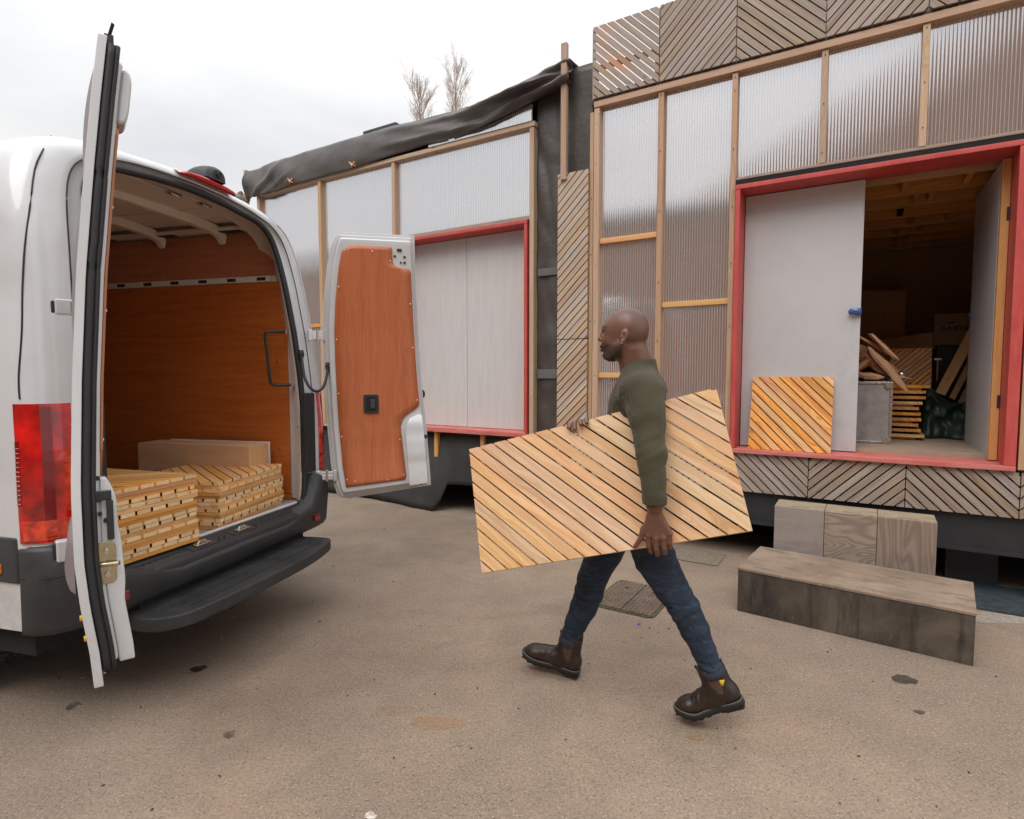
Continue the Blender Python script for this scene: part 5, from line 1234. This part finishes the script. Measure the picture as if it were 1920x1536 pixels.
b = MB(); b.grid(G); o = b.build('crumpled_sheet', simple('dark_green_tarpaulin', (.016, .032, .022), .5, var=.3, scale=5), loc=OB, rot=(0, 0, ANG), weld=True); meta(o, 'crumpled dark green plastic sheet heaped on the workshop floor', 'tarpaulin')
m_ = o.modifiers.new('t', 'SOLIDIFY'); m_.thickness = .003

# ============================================================ PANEL CARRIED BY THE MAN
pw, ph_, cx_, cy_, cz_, yaw, roll, lean = 1.15, .575, .346, 2.449, 1.046, -.459, .28, .30
a_ = np.array([math.cos(yaw), math.sin(yaw), 0]); n_ = np.array([-math.sin(yaw), math.cos(yaw), 0]); up_ = np.array([0, 0, 1.])
u_ = up_ * math.cos(lean) + n_ * math.sin(lean); a2 = a_ * math.cos(roll) + u_ * math.sin(roll); u2 = -a_ * math.sin(roll) + u_ * math.cos(roll); n2 = np.cross(u2, a2)
corner = np.array([cx_, cy_, cz_]) - a2 * pw / 2 - u2 * ph_ / 2
cp = empty('slatted_panel', corner, 0, 'long fresh larch slatted panel carried under the arm of the walking man', 'slatted panel')
cp.rotation_euler = Matrix([[a2[i], n2[i], u2[i]] for i in range(3)]).to_euler()
slat_panel(cp, 0, 0, 0, pw, ph_, -1, 'larch', sw=.0435, gap=.0072, th=.019, phase=.15, frame='larch', bat=(.03, .036), seed=90, jit=.001)
b = MB(); b.box(.44, .485, .0205, .036, .031, ph_ - .031); b.build('batten', M['larch'], cp)
# ============================================================ THE MAN
import openvdb
TH = R(157); FD = np.array([math.cos(TH), math.sin(TH), 0]); LD = np.array([-FD[1], FD[0], 0]); PC = np.array([.57, 2.62, 0])
def PL(px, py, l):
    """pixel -> man's own frame (f forward, l towards his left / the camera, z up) on the plane at side offset l"""
    q = on_plane(px, py, PC + LD * l, LD) - PC; return np.array([float(q @ FD), l, float(q[2])])
man = empty('person', PC, TH, 'bald bearded man in olive top, jeans and brown boots carrying a slatted panel', 'person')
class SDF:
    def __init__(s, lo, hi, vox):
        s.lo = np.array(lo, float); s.v = vox; s.n = (np.ceil((np.array(hi) - s.lo) / vox)).astype(int) + 1
        s.D = np.full(s.n, .1, np.float32)
    def sub(s, lo, hi):
        a = np.clip(np.floor((np.array(lo) - s.lo) / s.v).astype(int), 0, s.n - 1); b = np.clip(np.ceil((np.array(hi) - s.lo) / s.v).astype(int) + 1, 1, s.n)
        g = [np.arange(a[i], b[i], dtype=np.float32) * s.v + s.lo[i] for i in range(3)]
        return tuple(slice(a[i], b[i]) for i in range(3)), g[0][:, None, None], g[1][None, :, None], g[2][None, None, :]
    def comb(s, sl, d, k, op):
        A = s.D[sl]; d = d.astype(np.float32)
        if op == 'add':
            h = np.maximum(k - np.abs(A - d), 0) / max(k, 1e-6); s.D[sl] = np.minimum(A, d) - h * h * k * .25
        elif op == 'cut':
            d = -d; h = np.maximum(k - np.abs(A - d), 0) / max(k, 1e-6); s.D[sl] = np.maximum(A, d) + h * h * k * .25
    def cap(s, a, b, ra, rb=None, k=.02, op='add', sq=None):
        """tapered capsule; sq = (axis vector, factor) flattens it along that axis"""
        a, b = np.array(a, float), np.array(b, float); rb = ra if rb is None else rb; m = max(ra, rb) * (1.0 if sq is None else max(1, sq[1])) + k + .012
        sl, X, Y, Z = s.sub(np.minimum(a, b) - m, np.maximum(a, b) + m); ba = b - a; L = float(ba @ ba) + 1e-9
        px, py, pz = X - a[0], Y - a[1], Z - a[2]; t = np.clip((px * ba[0] + py * ba[1] + pz * ba[2]) / L, 0, 1)
        qx, qy, qz = px - t * ba[0], py - t * ba[1], pz - t * ba[2]
        if sq is not None:
            ax = np.array(sq[0], float); ax /= np.linalg.norm(ax); dt = (qx * ax[0] + qy * ax[1] + qz * ax[2]); f = (1 / sq[1] - 1)
            qx, qy, qz = qx + dt * ax[0] * f, qy + dt * ax[1] * f, qz + dt * ax[2] * f
        d = np.sqrt(qx * qx + qy * qy + qz * qz) - (ra + (rb - ra) * t); s.comb(sl, d, k, op)
    def ell(s, c, r, k=.02, op='add', rot=None):
        c, r = np.array(c, float), np.array(r, float); m = max(r) + k + .012; sl, X, Y, Z = s.sub(c - m, c + m); X, Y, Z = X - c[0], Y - c[1], Z - c[2]
        if rot is not None:
            Rm = np.array(Matrix.Rotation(rot[1], 3, rot[0])).T; X, Y, Z = (Rm[0, 0] * X + Rm[0, 1] * Y + Rm[0, 2] * Z, Rm[1, 0] * X + Rm[1, 1] * Y + Rm[1, 2] * Z, Rm[2, 0] * X + Rm[2, 1] * Y + Rm[2, 2] * Z)
        k0 = np.sqrt((X / r[0]) ** 2 + (Y / r[1]) ** 2 + (Z / r[2]) ** 2); k1 = np.sqrt((X / r[0] ** 2) ** 2 + (Y / r[1] ** 2) ** 2 + (Z / r[2] ** 2) ** 2) + 1e-6
        s.comb(sl, k0 * (k0 - 1) / k1, k, op)
    def loft(s, zs, cf, rf, cl, rl, k=.02, p=2.3):
        """stack of ellipses over z"""
        m = .03 + k; sl, X, Y, Z = s.sub((min(np.array(cf) - rf) - m, min(np.array(cl) - rl) - m, zs[0] - m), (max(np.array(cf) + rf) + m, max(np.array(cl) + rl) + m, zs[-1] + m))
        z = Z.ravel(); g = lambda v: np.interp(z, zs, v)[None, None, :]
        a, b = g(rf), g(rl); q = (np.abs((X - g(cf)) / a) ** p + np.abs((Y - g(cl)) / b) ** p) ** (1 / p)
        d = (q - 1) * np.minimum(a, b); d = np.maximum(d, np.maximum(zs[0] - Z, Z - zs[-1])); s.comb(sl, d, k, 'add')
    def halfcut(s, P, n, k=.004):
        """remove everything on the +n side of the plane through P"""
        sl, X, Y, Z = s.sub(s.lo, s.lo + s.n * s.v); n = np.array(n, float); n /= np.linalg.norm(n)
        d = -((X - P[0]) * n[0] + (Y - P[1]) * n[1] + (Z - P[2]) * n[2]); s.comb(sl, d, k, 'cut')
    def wrinkle(s, fn, lo=None, hi=None):
        sl, X, Y, Z = s.sub(s.lo if lo is None else lo, s.lo + s.n * s.v if hi is None else hi); s.D[sl] += fn(X, Y, Z).astype(np.float32)
    def mesh(s, name, mat, parent, smooth=2, **k):
        g = openvdb.FloatGrid(.1); g.copyFromArray(np.clip(s.D, -.1, .1).astype(np.float32)); pts, quads = g.convertToQuads(isovalue=0.0)
        pts = pts * s.v + s.lo; me = bpy.data.meshes.new(name); me.from_pydata(pts.tolist(), [], [q[::-1] for q in quads.tolist()]); me.polygons.foreach_set('use_smooth', [True] * len(me.polygons))
        if smooth:
            bm = bmesh.new(); bm.from_mesh(me)
            for _ in range(smooth): bmesh.ops.smooth_vert(bm, verts=bm.verts, factor=.5, use_axis_x=True, use_axis_y=True, use_axis_z=True)
            bmesh.ops.recalc_face_normals(bm, faces=bm.faces); bm.to_mesh(me); bm.free()
        me.uv_layers.new(name='UVMap'); o = link(name, me, mat, parent, **k); return o

# ---- pose
sh_n, el_n, wr_n = PL(1208, 735, .185), PL(1221, 852, .315), PL(1227, 948, .375)
sh_f = np.array([-.02, -.205, 1.435]); el_f = np.array([.03, -.20, 1.165]); wr_f = PL(1118, 812, .09); wr_f[2] -= .02
nleg = [(np.array([-.01, .085, .93]), .098), (PL(1228, 1047, .095), .0885), (PL(1256, 1098, .09), .074), (PL(1283, 1140, .09), .0655), (PL(1302, 1180, .09), .060), (PL(1320, 1221, .09), .050), (PL(1333, 1250, .09), .046), (PL(1341, 1266, .09), .044)]
fleg = [(np.array([.05, -.085, .93]), .098), (PL(1133, 1035, -.085), .085), (PL(1111, 1083, -.085), .072), (PL(1104, 1112, -.085), .069), (PL(1094, 1139, -.085), .064), (PL(1081, 1166, -.085), .055), (PL(1073, 1188, -.085), .048), (PL(1066, 1207, -.085), .045)]

# ---- body: one continuous skin surface
vx = .0035
B = SDF((-.55, -.32, .05), (.42, .46, 1.85), vx)
B.loft([.90, 1.05, 1.20, 1.35, 1.45, 1.50], [.0, .0, .01, .02, .01, 0], [.10, .095, .10, .10, .08, .06], [-.02] * 6, [.15, .145, .15, .165, .16, .09])
for s_, e_, w_ in ((sh_n, el_n, wr_n), (sh_f, el_f, wr_f)):
    B.cap(s_, e_, .052, .043, k=.05); B.cap(e_, w_, .043, .030, k=.03)
for leg in (nleg, fleg):
    for (p, r_), (q, r2) in zip(leg[:-1], leg[1:]): B.cap(p, q, r_ - .014, r2 - .012, k=.02)
    B.cap(leg[-1][0], leg[-1][0] + np.array([-.0, 0, -.06]), .032, .034)
# neck and head
B.cap((.012, -.02, 1.48), (.040, -.0, 1.62), .066, .058, k=.03)
B.cap((-.035, -.03, 1.50), (.01, -.0, 1.62), .050, .045, k=.04)
B.ell((.060, 0, 1.722), (.1005, .078, .094), k=.0)              # cranium
B.ell((.035, 0, 1.700), (.072, .070, .075), k=.02)
B.ell((.118, 0, 1.690), (.048, .060, .075), k=.03)               # face
B.ell((.105, 0, 1.632), (.058, .054, .048), k=.03)               # jaw
B.ell((.143, 0, 1.600), (.022, .022, .021), k=.025)              # chin
for q in (-1, 1):
    B.cap((.070, .058 * q, 1.645), (.125, .034 * q, 1.590), .016, .015, k=.03)   # jaw line
    B.ell((.128, .038 * q, 1.668), (.022, .018, .018), k=.02)    # cheek
    B.cap((.154, .008 * q, 1.727), (.140, .044 * q, 1.724), .0105, .009, k=.012)   # brow
    B.ell((.156, .031 * q, 1.704), (.014, .018, .0115), k=.012, op='cut')   # socket
    B.ell((.140, .032 * q, 1.703), (.0135, .0135, .0125), k=.003)  # lids / eyeball mass
    B.cap((.150, .020 * q, 1.7085), (.147, .043 * q, 1.707), .0035, .003, k=.004)
B.cap((.158, 0, 1.712), (.177, 0, 1.679), .0085, .0105, k=.012)  # nose
B.ell((.178, 0, 1.676), (.0115, .0125, .0105), k=.006)
for q in (-1, 1): B.ell((.167, .0135 * q, 1.671), (.0105, .0085, .0080), k=.006)
B.cap((.160, -.016, 1.646), (.160, .016, 1.646), .0115, k=.010)
B.ell((.171, 0, 1.644), (.0100, .021, .0072), k=.005); B.ell((.171, 0, 1.628), (.0100, .019, .0082), k=.005)
B.ell((.181, 0, 1.6362), (.0085, .023, .0018), k=.002, op='cut')
B.ell((.160, 0, 1.612), (.008, .020, .004), k=.006, op='cut')
for q in (-1, 1):    # ears
    rt = ('Y', R(-14)); c = np.array([.052, .079 * q, 1.680])
    B.ell(c, (.0175, .0095, .031), k=.006, rot=rt)
    B.ell(c + (.002, .0085 * q, .003), (.0095, .0065, .019), k=.003, op='cut', rot=rt)
    B.ell(c + (.0105, .007 * q, -.002), (.004, .005, .006), k=.004); B.ell(c + (.006, .003 * q, -.026), (.008, .006, .009), k=.006)
# near hand: back towards the camera, fingers hooked under the lower edge, thumb on the face of the panel
HL = .352
kn = [PL(1216, 1003, HL), PL(1230, 1009, HL + .004), PL(1244, 1008, HL + .003), PL(1256, 1000, HL)]
wr0 = wr_n.copy(); B.cap(wr_n, PL(1228, 968, .362), .029, .025, k=.015, sq=((0, 1, 0), .72))
for i, kk in enumerate(kn):
    w0 = PL(1219 + i * 6, 970, .360); B.cap(w0, kk, .0165, .0125, k=.018)
fp = [[(1217, 1024, .348), (1221, 1034, .335), (1224, 1030, .305)], [(1231, 1030, .350), (1233, 1039, .332), (1235, 1034, .300)], [(1245, 1027, .348), (1246, 1036, .330), (1247, 1030, .302)], [(1256, 1018, .346), (1256, 1026, .330), (1256, 1022, .306)]]
for i, (kk, f_) in enumerate(zip(kn, fp)):
    rr = [.0118, .0125, .0122, .0105][i]; pts_ = [kk] + [PL(*p) for p in f_]
    B.cap(pts_[0], pts_[1], rr, rr * .93, k=.004); B.ell(kk + (0, .004, 0), (rr * 1.0,) * 3, k=.004)
    B.cap(pts_[1], pts_[2], rr * .95, rr * .88, k=.003); B.cap(pts_[2], pts_[3], rr * .88, rr * .8, k=.003)
t0, t1, t2, t3 = PL(1219, 978, .352), PL(1207, 993, .348), PL(1201, 1010, .345), PL(1191, 1025, .343)
B.cap(t0, t1, .0165, .0140, k=.014); B.cap(t1, t2, .0135, .0110, k=.006); B.cap(t2, t3, .0110, .0088, k=.003)
# far hand: palm behind the top edge, fingers folded over it
B.cap(wr_f, PL(1103, 803, .115), .027, .024, k=.012)
for i, (px, py) in enumerate(((1067, 799), (1077, 796), (1088, 793), (1099, 790))):
    a0 = PL(1100 + i * 2, 806 - i, .115); a1 = PL(px + 8, py + 1, .128); a2_ = PL(px, py - 3, .162); a3 = PL(px + 1, py + (9 if i == 1 else 3), .189)
    B.cap(a0, a1, .015, .0125, k=.014); B.cap(a1, a2_, .0118, .0108, k=.004); B.cap(a2_, a3, .0105, .0090, k=.003)
body = B.mesh('body', None, man, smooth=1)
me = body.data; co_ = np.empty(len(me.vertices) * 3, np.float32); me.vertices.foreach_get('co', co_); co_ = co_.reshape(-1, 3)
sm = lambda x, a, b: np.clip((x - a) / (b - a), 0, 1) ** 2 * (3 - 2 * np.clip((x - a) / (b - a), 0, 1))
f_, l_, z_ = co_[:, 0], co_[:, 1], co_[:, 2]
head = sm(z_, 1.56, 1.58)
beard = sm(1.652 + .25 * np.maximum(.11 - f_, 0) - z_, -.004, .012) * sm(f_, .050, .075) * head * (1 - sm(1.600 - z_ - (.10 - f_) * .3, .0, .02) * (f_ < .10)) * (1 - .6 * sm(z_, 1.632, 1.652) * sm(-f_, -.13, -.10))
must = np.exp(-((z_ - 1.6535) / .006) ** 2) * sm(f_, .145, .155); beard = np.maximum(beard, must * .9)
lips = np.maximum(np.exp(-((z_ - 1.6425) / .0045) ** 2), np.exp(-((z_ - 1.628) / .006) ** 2)) * sm(f_, .163, .168) * (np.abs(l_) < .021)
lips = lips * (np.abs(l_) < .022)
scalp = sm(z_ - .55 * np.maximum(f_ - .07, 0), 1.738, 1.762) * .55 + sm(-f_, -.045, -.03) * sm(z_, 1.63, 1.66) * .5
brow = np.exp(-((z_ - 1.7285) / .0045) ** 2) * sm(f_, .128, .136) * sm(np.abs(l_), .008, .014)
for nm_, v_ in (('beard', np.clip(beard * (1 - lips * .9), 0, 1)), ('scalp', np.clip(scalp, 0, 1)), ('lips', lips), ('brow', brow)):
    at = me.attributes.new(nm_, 'FLOAT', 'POINT'); at.data.foreach_set('value', v_.astype(np.float32))
t = NT('dark_skin'); v = t.coords('Object'); A_ = lambda n: t.n('ShaderNodeAttribute', attribute_name=n).outputs['Fac']
c = t.mix(t.mapr(t.noise(v, 9, 4), .3, .7), (.145, .066, .042), (.185, .088, .057)); c = t.mix(t.mapr(t.noise(v, 60, 3), .4, .7, 0, .25), c, (.09, .042, .028))
c = t.mix(t.math('MULTIPLY', A_('scalp'), t.mapr(t.noise(v, 500, 2), .35, .6, .35, .75)), c, (.075, .046, .036))
c = t.mix(t.math('MULTIPLY', A_('beard'), t.mapr(t.noise(v, 480, 2), .3, .6, .50, .90)), c, (.014, .010, .008))
c = t.mix(t.math('MULTIPLY', A_('lips'), .6), c, (.27, .11, .085)); c = t.mix(t.math('MULTIPLY', A_('brow'), .85), c, (.012, .009, .008))
t.pbr(c, t.math('ADD', t.mapr(t.noise(v, 40, 4), .3, .7, .30, .48), t.math('MULTIPLY', A_('beard'), .3)), 0, t.bump(t.noise(v, 320, 3), .25, .0008), Subsurface_Weight=.06, Subsurface_Radius=(.01, .004, .002)); me.materials.append(t.m)
for q in (-1, 1):
    b = MB(); c_ = np.array([.1455, .0325 * q, 1.7025]); G = []
    for i in range(11): a = math.pi * i / 10; G.append([(c_[0] + .0105 * math.cos(a), c_[1] + .0105 * math.sin(a) * math.cos(u), c_[2] + .0085 * math.sin(a) * math.sin(u)) for u in np.linspace(0, 2 * math.pi, 15)])
    b.grid(G); b.build('eye', simple('eye_%d' % (q + 1), (.16, .13, .11), .15), man, weld=True)
b = MB(); b.tube([(.061, .082, 1.652), (.061, .089, 1.652)], .0045, 10); b.build('ear_stud', simple('clear_stud', (.8, .8, .85), .05, .9), man)

# ---- ribbed olive top
vs = .004
T = SDF((-.28, -.34, .86), (.34, .48, 1.64), vs)
T.loft([.88, 1.0, 1.12, 1.22, 1.32, 1.40, 1.455, 1.50, 1.535, 1.56, 1.585], [-.005, 0, .005, .012, .018, .014, .006, .0, -.002, -.004, -.008], [.118, .112, .112, .118, .120, .115, .104, .088, .078, .070, .062], [-.015] * 11, [.165, .16, .16, .165, .172, .176, .172, .145, .112, .088, .074], k=.01, p=2.25)
T.cap((-.02, -.19, 1.45), (-.02, .165, 1.452), .064, .066, k=.05)
T.ell((-.075, .09, 1.42), (.055, .09, .10), k=.05)
T.cap(sh_n + (0, -.005, -.005), sh_n + (el_n - sh_n) * .45, .077, .070, k=.05); T.cap(sh_n + (0, 0, -.01), el_n, .070, .059, k=.03); T.cap(el_n, wr_n + (0, 0, .035), .0575, .0455, k=.015)
T.cap(sh_f, el_f, .066, .055, k=.05); T.cap(el_f, wr_f - (wr_f - el_f) * .12, .055, .040, k=.02)
T.cap(wr_n + (0, 0, .034), wr_n + (0, 0, .014), .0475, .0475, k=.002)
# neckline and cuffs are clean cuts
T.cap((.020, -.01, 1.545), (.055, -.0, 1.72), .0655, .080, k=.004, op='cut'); T.cap((.0, -.01, 1.575), (-.02, .0, 1.72), .060, .09, k=.004, op='cut')
def foldT(X, Y, Z):
    d = np.sqrt((X - el_n[0]) ** 2 + (Y - el_n[1]) ** 2 + (Z - el_n[2]) ** 2); e1 = np.exp(-(d / .10) ** 2)
    d2 = np.sqrt((X - sh_n[0] - .05) ** 2 + (Y - sh_n[1] + .03) ** 2 + (Z - sh_n[2] + .08) ** 2); e2 = np.exp(-(d2 / .11) ** 2)
    return .0010 * e1 * np.sin(150 * Z + 90 * X) + .0085 * e2 * (.5 - np.abs(np.sin(36 * X - 31 * Z + 12 * Y))) + .0016 * np.sin(44 * X + 21 * Z) * np.sin(37 * Z - 18 * Y) + .0018 * np.exp(-((Z - 1.25) / .12) ** 2) * np.sin(55 * Z + 30 * X)
T.wrinkle(foldT); T.ell(wr_n + (0, 0, -.055), (.10, .10, .068), k=.002, op='cut')
t = NT('olive_ribbed_knit'); v = t.coords('Object'); sx = t.n('ShaderNodeSeparateXYZ', {0: v}); ang = t.math('ADD', t.math('MULTIPLY', sx.outputs[0], 1.), t.math('MULTIPLY', sx.outputs[1], .75)); rib = t.math('SINE', t.math('MULTIPLY', ang, 800.)); rz_ = t.math('SINE', t.math('MULTIPLY', sx.outputs[2], 900.))
c = t.mix(t.mapr(t.noise(v, 7, 4), .3, .7), (.052, .044, .020), (.072, .061, .029)); c = t.mix(t.mapr(rib, -1, 1, .0, .55), c, (.022, .019, .009))
t.pbr(c, .9, 0, t.bump(t.math('ADD', rib, t.math('MULTIPLY', rz_, .4)), .5, .0015), Sheen_Weight=.08, Sheen_Roughness=.5)
T.mesh('ribbed_top', t.m, man, smooth=1)
d_ = (wr_n - el_n) / np.linalg.norm(wr_n - el_n); q_ = wr_n + np.array([0, 0, .010])
b = MB(); b.tube([q_ - d_ * .026, q_ - d_ * .022, q_ - d_ * .020, q_ - d_ * .002, q_ + d_ * .001, q_ + d_ * .001], .047, 40, rr=[.0440, .0478, .0470, .0455, .0435, .034], caps=False); b.build('cuff', t.m, man, weld=True)
# ---- jeans
J = SDF((-.50, -.25, .14), (.48, .25, 1.04), .0038)
J.loft([.80, .88, .96, 1.02], [.02, .015, .005, .0], [.10, .118, .118, .115], [0, 0, -.01, -.015], [.155, .17, .165, .16], k=.03)
for leg in (nleg, fleg):
    for i, ((p, r_), (q, r2)) in enumerate(zip(leg[:-1], leg[1:])): J.cap(p, q, r_, r2, k=.012 if i else .04)
for leg in (nleg, fleg):
    p, q = leg[-2][0], leg[-1][0]; d = (q - p) / np.linalg.norm(q - p); J.cap(q - d * .030, q - d * .004, leg[-1][1] + .0065, leg[-1][1] + .0065, k=.001)
    J.cap(q + d * .004, q + d * .10, .060, .060, k=.002, op='cut')
kneeN, kneeF, ankN, ankF = nleg[3][0], fleg[3][0], nleg[6][0], fleg[6][0]
def foldJ(X, Y, Z):
    o = 0
    for c_, w_, a_, fr, sl_ in ((kneeN, .075, .0050, 120, 55), (kneeF, .07, .0050, 120, -60), (ankN, .065, .0048, 165, 60), (ankF, .06, .0048, 165, -50), (nleg[1][0], .09, .0035, 75, 60), (fleg[2][0], .07, .003, 100, 50)):
        d2 = (X - c_[0]) ** 2 + (Y - c_[1]) ** 2 + (Z - c_[2]) ** 2; o = o + a_ * np.exp(-d2 / w_ ** 2) * np.sin(fr * Z + sl_ * X + 18 * Y + 3 * np.sin(30 * X))
    return o + .0012 * np.sin(40 * X + 33 * Z) * np.sin(28 * Z - 20 * Y)
J.wrinkle(foldJ)
# rips at the knees
def rip(leg, s, dl, w):
    p = leg[s][0]; J.ell(p + np.array(dl), w, k=.003, op='cut', rot=('Y', R(12)))
rip(nleg, 3, (.045, .048, .012), (.040, .010, .0035)); rip(fleg, 2, (.065, .03, -.012), (.022, .012, .0035))
t = NT('dark_blue_denim'); v = t.coords('Object'); a = t.noise(v, 6, 5); fine = t.noise(t.n('ShaderNodeMapping', {'Vector': v, 'Scale': (900, 900, 260)}).outputs[0], 1., 2)
sx = t.n('ShaderNodeSeparateXYZ', {0: v}).outputs[2]
c = t.mix(t.mapr(a, .3, .7), (.0055, .0135, .031), (.012, .0265, .056)); c = t.mix(t.mapr(t.noise(t.n('ShaderNodeMapping', {'Vector': v, 'Scale': (7, 7, 3)}).outputs[0], 1.6, 4), .55, .78, 0, .7), c, (.038, .066, .110)); c = t.mix(t.mapr(fine, .3, .75, 0, .28), c, (.050, .066, .09))
cz = t.noise(t.n('ShaderNodeMapping', {'Vector': v, 'Scale': (9, 9, 34)}).outputs[0], 1.4, 4, .6, .8); c = t.mix(t.mapr(cz, .50, .72, 0, .5), c, (.050, .080, .125)); c = t.mix(t.mapr(cz, .46, .30, 0, .5), c, (.003, .006, .013))
t.pbr(c, .85, 0, t.bump(t.math('ADD', t.noise(v, 70, 3), t.math('MULTIPLY', fine, .4)), .35, .0015, t.bump(cz, .55, .010))); J.mesh('jeans', t.m, man, smooth=1)
# side seam and rolled hem
M['denim_out'] = simple('denim_turn_up', (.028, .035, .050), .9, var=.2, scale=40)
for leg, sgn in ((nleg, 1), (fleg, 1)):
    p, q = leg[-2][0], leg[-1][0]; d = (q - p) / np.linalg.norm(q - p); r_ = leg[-1][1] + .0085
    b = MB(); b.tube([q - d * .034, q - d * .030, q - d * .006, q - d * .002], r_, 40, rr=[r_ - .0035, r_, r_ + .0005, r_ - .003]); b.build('hem', M['denim_out'], man, weld=True)
    b = MB(); b.tube([pp + np.array([-.022, rr_ * .945 + .0006, 0]) for pp, rr_ in leg[1:-1]], .0022, 6); b.build('side_seam', M['denim_out'], man)

# ---- boots (own frame: x heel -> toe, z up from the sole)
M['leather'] = simple('dark_brown_leather', (.026, .015, .011), .40, var=.3, scale=14, bump=.25, bscale=60)
M['sole'] = simple('black_rubber_sole', (.020, .019, .018), .6, var=.2)
M['elastic'] = simple('brown_elastic', (.085, .045, .028), .9, var=.1)
def boot(heel, yaw_, pitch, bend, top, label):
    r = empty('boot', tuple(heel), parent=man, rot=(0, -pitch, yaw_)); r['label'] = label
    K = SDF((-.03, -.075, .010), (.325, .075, .235), .0032)
    K.cap((.045, 0, .060), (.105, 0, .062), .041, .044, k=.02, sq=((0, 1, 0), .86)); K.cap((.105, 0, .060), (.225, .0, .052), .043, .041, k=.03, sq=((0, 1, 0), 1.05)); K.ell((.245, 0, .050), (.050, .046, .033), k=.02)
    K.cap((.110, 0, .075), (.185, 0, .060), .040, .036, k=.03, sq=((0, 1, 0), .85))
    K.cap((.052, 0, .085), (.056, 0, .205), .046, .053, k=.03, sq=((0, 1, 0), .84)); K.cap((.085, 0, .10), (.072, 0, .205), .040, .046, k=.03, sq=((0, 1, 0), .85))
    K.ell((.030, 0, .065), (.036, .033, .045), k=.02)
    K.halfcut((0, 0, .026), (0, 0, -1)); K.halfcut((.06, 0, .196), (-.12, 0, 1)); K.cap((.066, 0, .165), (.066, 0, .28), .040, .046, k=.002, op='cut', sq=((0, 1, 0), .85))
    def cr_(X, Y, Z):
        e = np.exp(-((X - .155) / .035) ** 2 - ((Z - .085) / .03) ** 2); e2 = np.exp(-((X - .10) / .03) ** 2 - ((Z - .11) / .025) ** 2)
        return .0016 * e * np.sin(200 * X + 100 * Z) + .0012 * e2 * np.sin(140 * Z + 100 * X) + .0008 * np.sin(60 * X) * np.sin(70 * Z)
    K.wrinkle(cr_); up = K.mesh('upper', M['leather'], r, smooth=2)
    # sole
    out = [(-.006, 0), (.000, .022), (.018, .034), (.05, .038), (.10, .036), (.15, .042), (.205, .052), (.25, .050), (.283, .036), (.301, .014), (.303, 0)]
    out = [tuple(p) for p in dense(out, 4)]; full_ = out + [(x, -y) for x, y in out[::-1][1:-1]]
    b = MB(); n = len(full_)
    def ring(z, s): return [(.14 + (x - .14) * (1 + s / .15), y * (1 + s / .045), z + .010 * max(0, (x - .20) / .10) ** 2) for x, y in full_]
    rs = [ring(.008, -.004), ring(.009, 0), ring(.024, .002), ring(.030, .0035), ring(.034, .002), ring(.0345, -.006)]
    for A0, A1 in zip(rs[:-1], rs[1:]):
        for i in range(n): j = (i + 1) % n; b.face([A0[i], A0[j], A1[j], A1[i]], None, True)
    b.face(rs[0][::-1]); b.face(rs[-1])
    for i in range(9):
        x = .004 + i * .034
        if .085 < x < .115: continue
        w = interp(x, [0, .05, .1, .2, .25, .30], [.024, .035, .034, .050, .047, .018]); b.box(x, x + .020, -w, w, .004 + .010 * max(0, (x - .19) / .10) ** 2, .0085 + .010 * max(0, (x - .19) / .10) ** 2)
    b.box(-.002, .075, -.034, .034, .0, .0083); so_ = b.build('sole', M['sole'], r, weld=True)
    b = MB(); wl = ring(.0355, .0005); b.tube([p for p in wl], .0016, 5, closed=True); ws = b.build('welt_stitch', simple('grey_welt_stitch', (.16, .15, .14), .7), r)
    objs = [up, so_, ws]
    for s_ in (1, -1):
        G = []
        for i in range(9):
            z = .085 + .108 * i / 8; cxx = .062 + .004 * i / 8; hw_ = interp(z, [.085, .11, .193], [.015, .021, .027]); row = []
            for j in range(7):
                x = cxx + hw_ * (j / 3 - 1); hh = interp(z, [.085, .12, .193], [.0405, .041, .0465]) * math.sqrt(max(.1, 1 - ((x - .064) / .066) ** 2)); row.append((x, s_ * (hh + .0040), z))
            G.append(row)
        b = MB(); b.grid(G, flip=s_ < 0); objs.append(b.build('elastic_gusset', M['elastic'], r))
    for x, tl in ((.012, -.3), (.118, .2)):
        b = MB(); b.tube([(x, -.006, .185), (x + tl * .02, -.006, .205), (x + tl * .02, .006, .205), (x, .006, .185)], .0028, 6); objs.append(b.build('pull_tab', M['leather'], r))
    if bend:
        for o in objs:
            m = o.data; c = np.empty(len(m.vertices) * 3, np.float32); m.vertices.foreach_get('co', c); c = c.reshape(-1, 3); xb = .205
            t_ = np.clip((c[:, 0] - (xb - .04)) / .08, 0, 1); an = bend * t_; X = c[:, 0] - xb; Z = c[:, 2] * 1.0
            far_ = c[:, 0] > xb - .04; nx = xb + X * np.cos(an) - Z * np.sin(an); nz = X * np.sin(an) + Z * np.cos(an); c[:, 0] = np.where(far_, nx, c[:, 0]); c[:, 2] = np.where(far_, nz, c[:, 2]); m.vertices.foreach_set('co', c.ravel()); m.update()
    return r
hn = PL(1396, 1322, .085); tn = PL(1268, 1347, .085); pn = math.atan2(tn[2] - hn[2], tn[0] - hn[0])
hf = PL(1084, 1268, -.085); tf = PL(974, 1229, -.085); pf = math.atan2(tf[2] - hf[2], tf[0] - hf[0])
print('boots', hn, tn, math.degrees(pn), hf, tf, math.degrees(pf))
boot(hn + np.array([0.0, 0, -.0]), 0, R(-27), R(20), None, 'trailing boot with lifted heel and a strip of yellow sock at its top')
boot((hf[0], hf[1], max(.003, hf[2])), 0, pf, 0, None, 'leading boot landing on its heel')
b = MB(); q = nleg[-1][0]; b.tube([q + np.array([-.018, .014, .0]), q + np.array([-.020, .014, -.025])], .024, 20); b.build('sock', simple('mustard_sock', (.62, .40, .02), .85), man, weld=True)
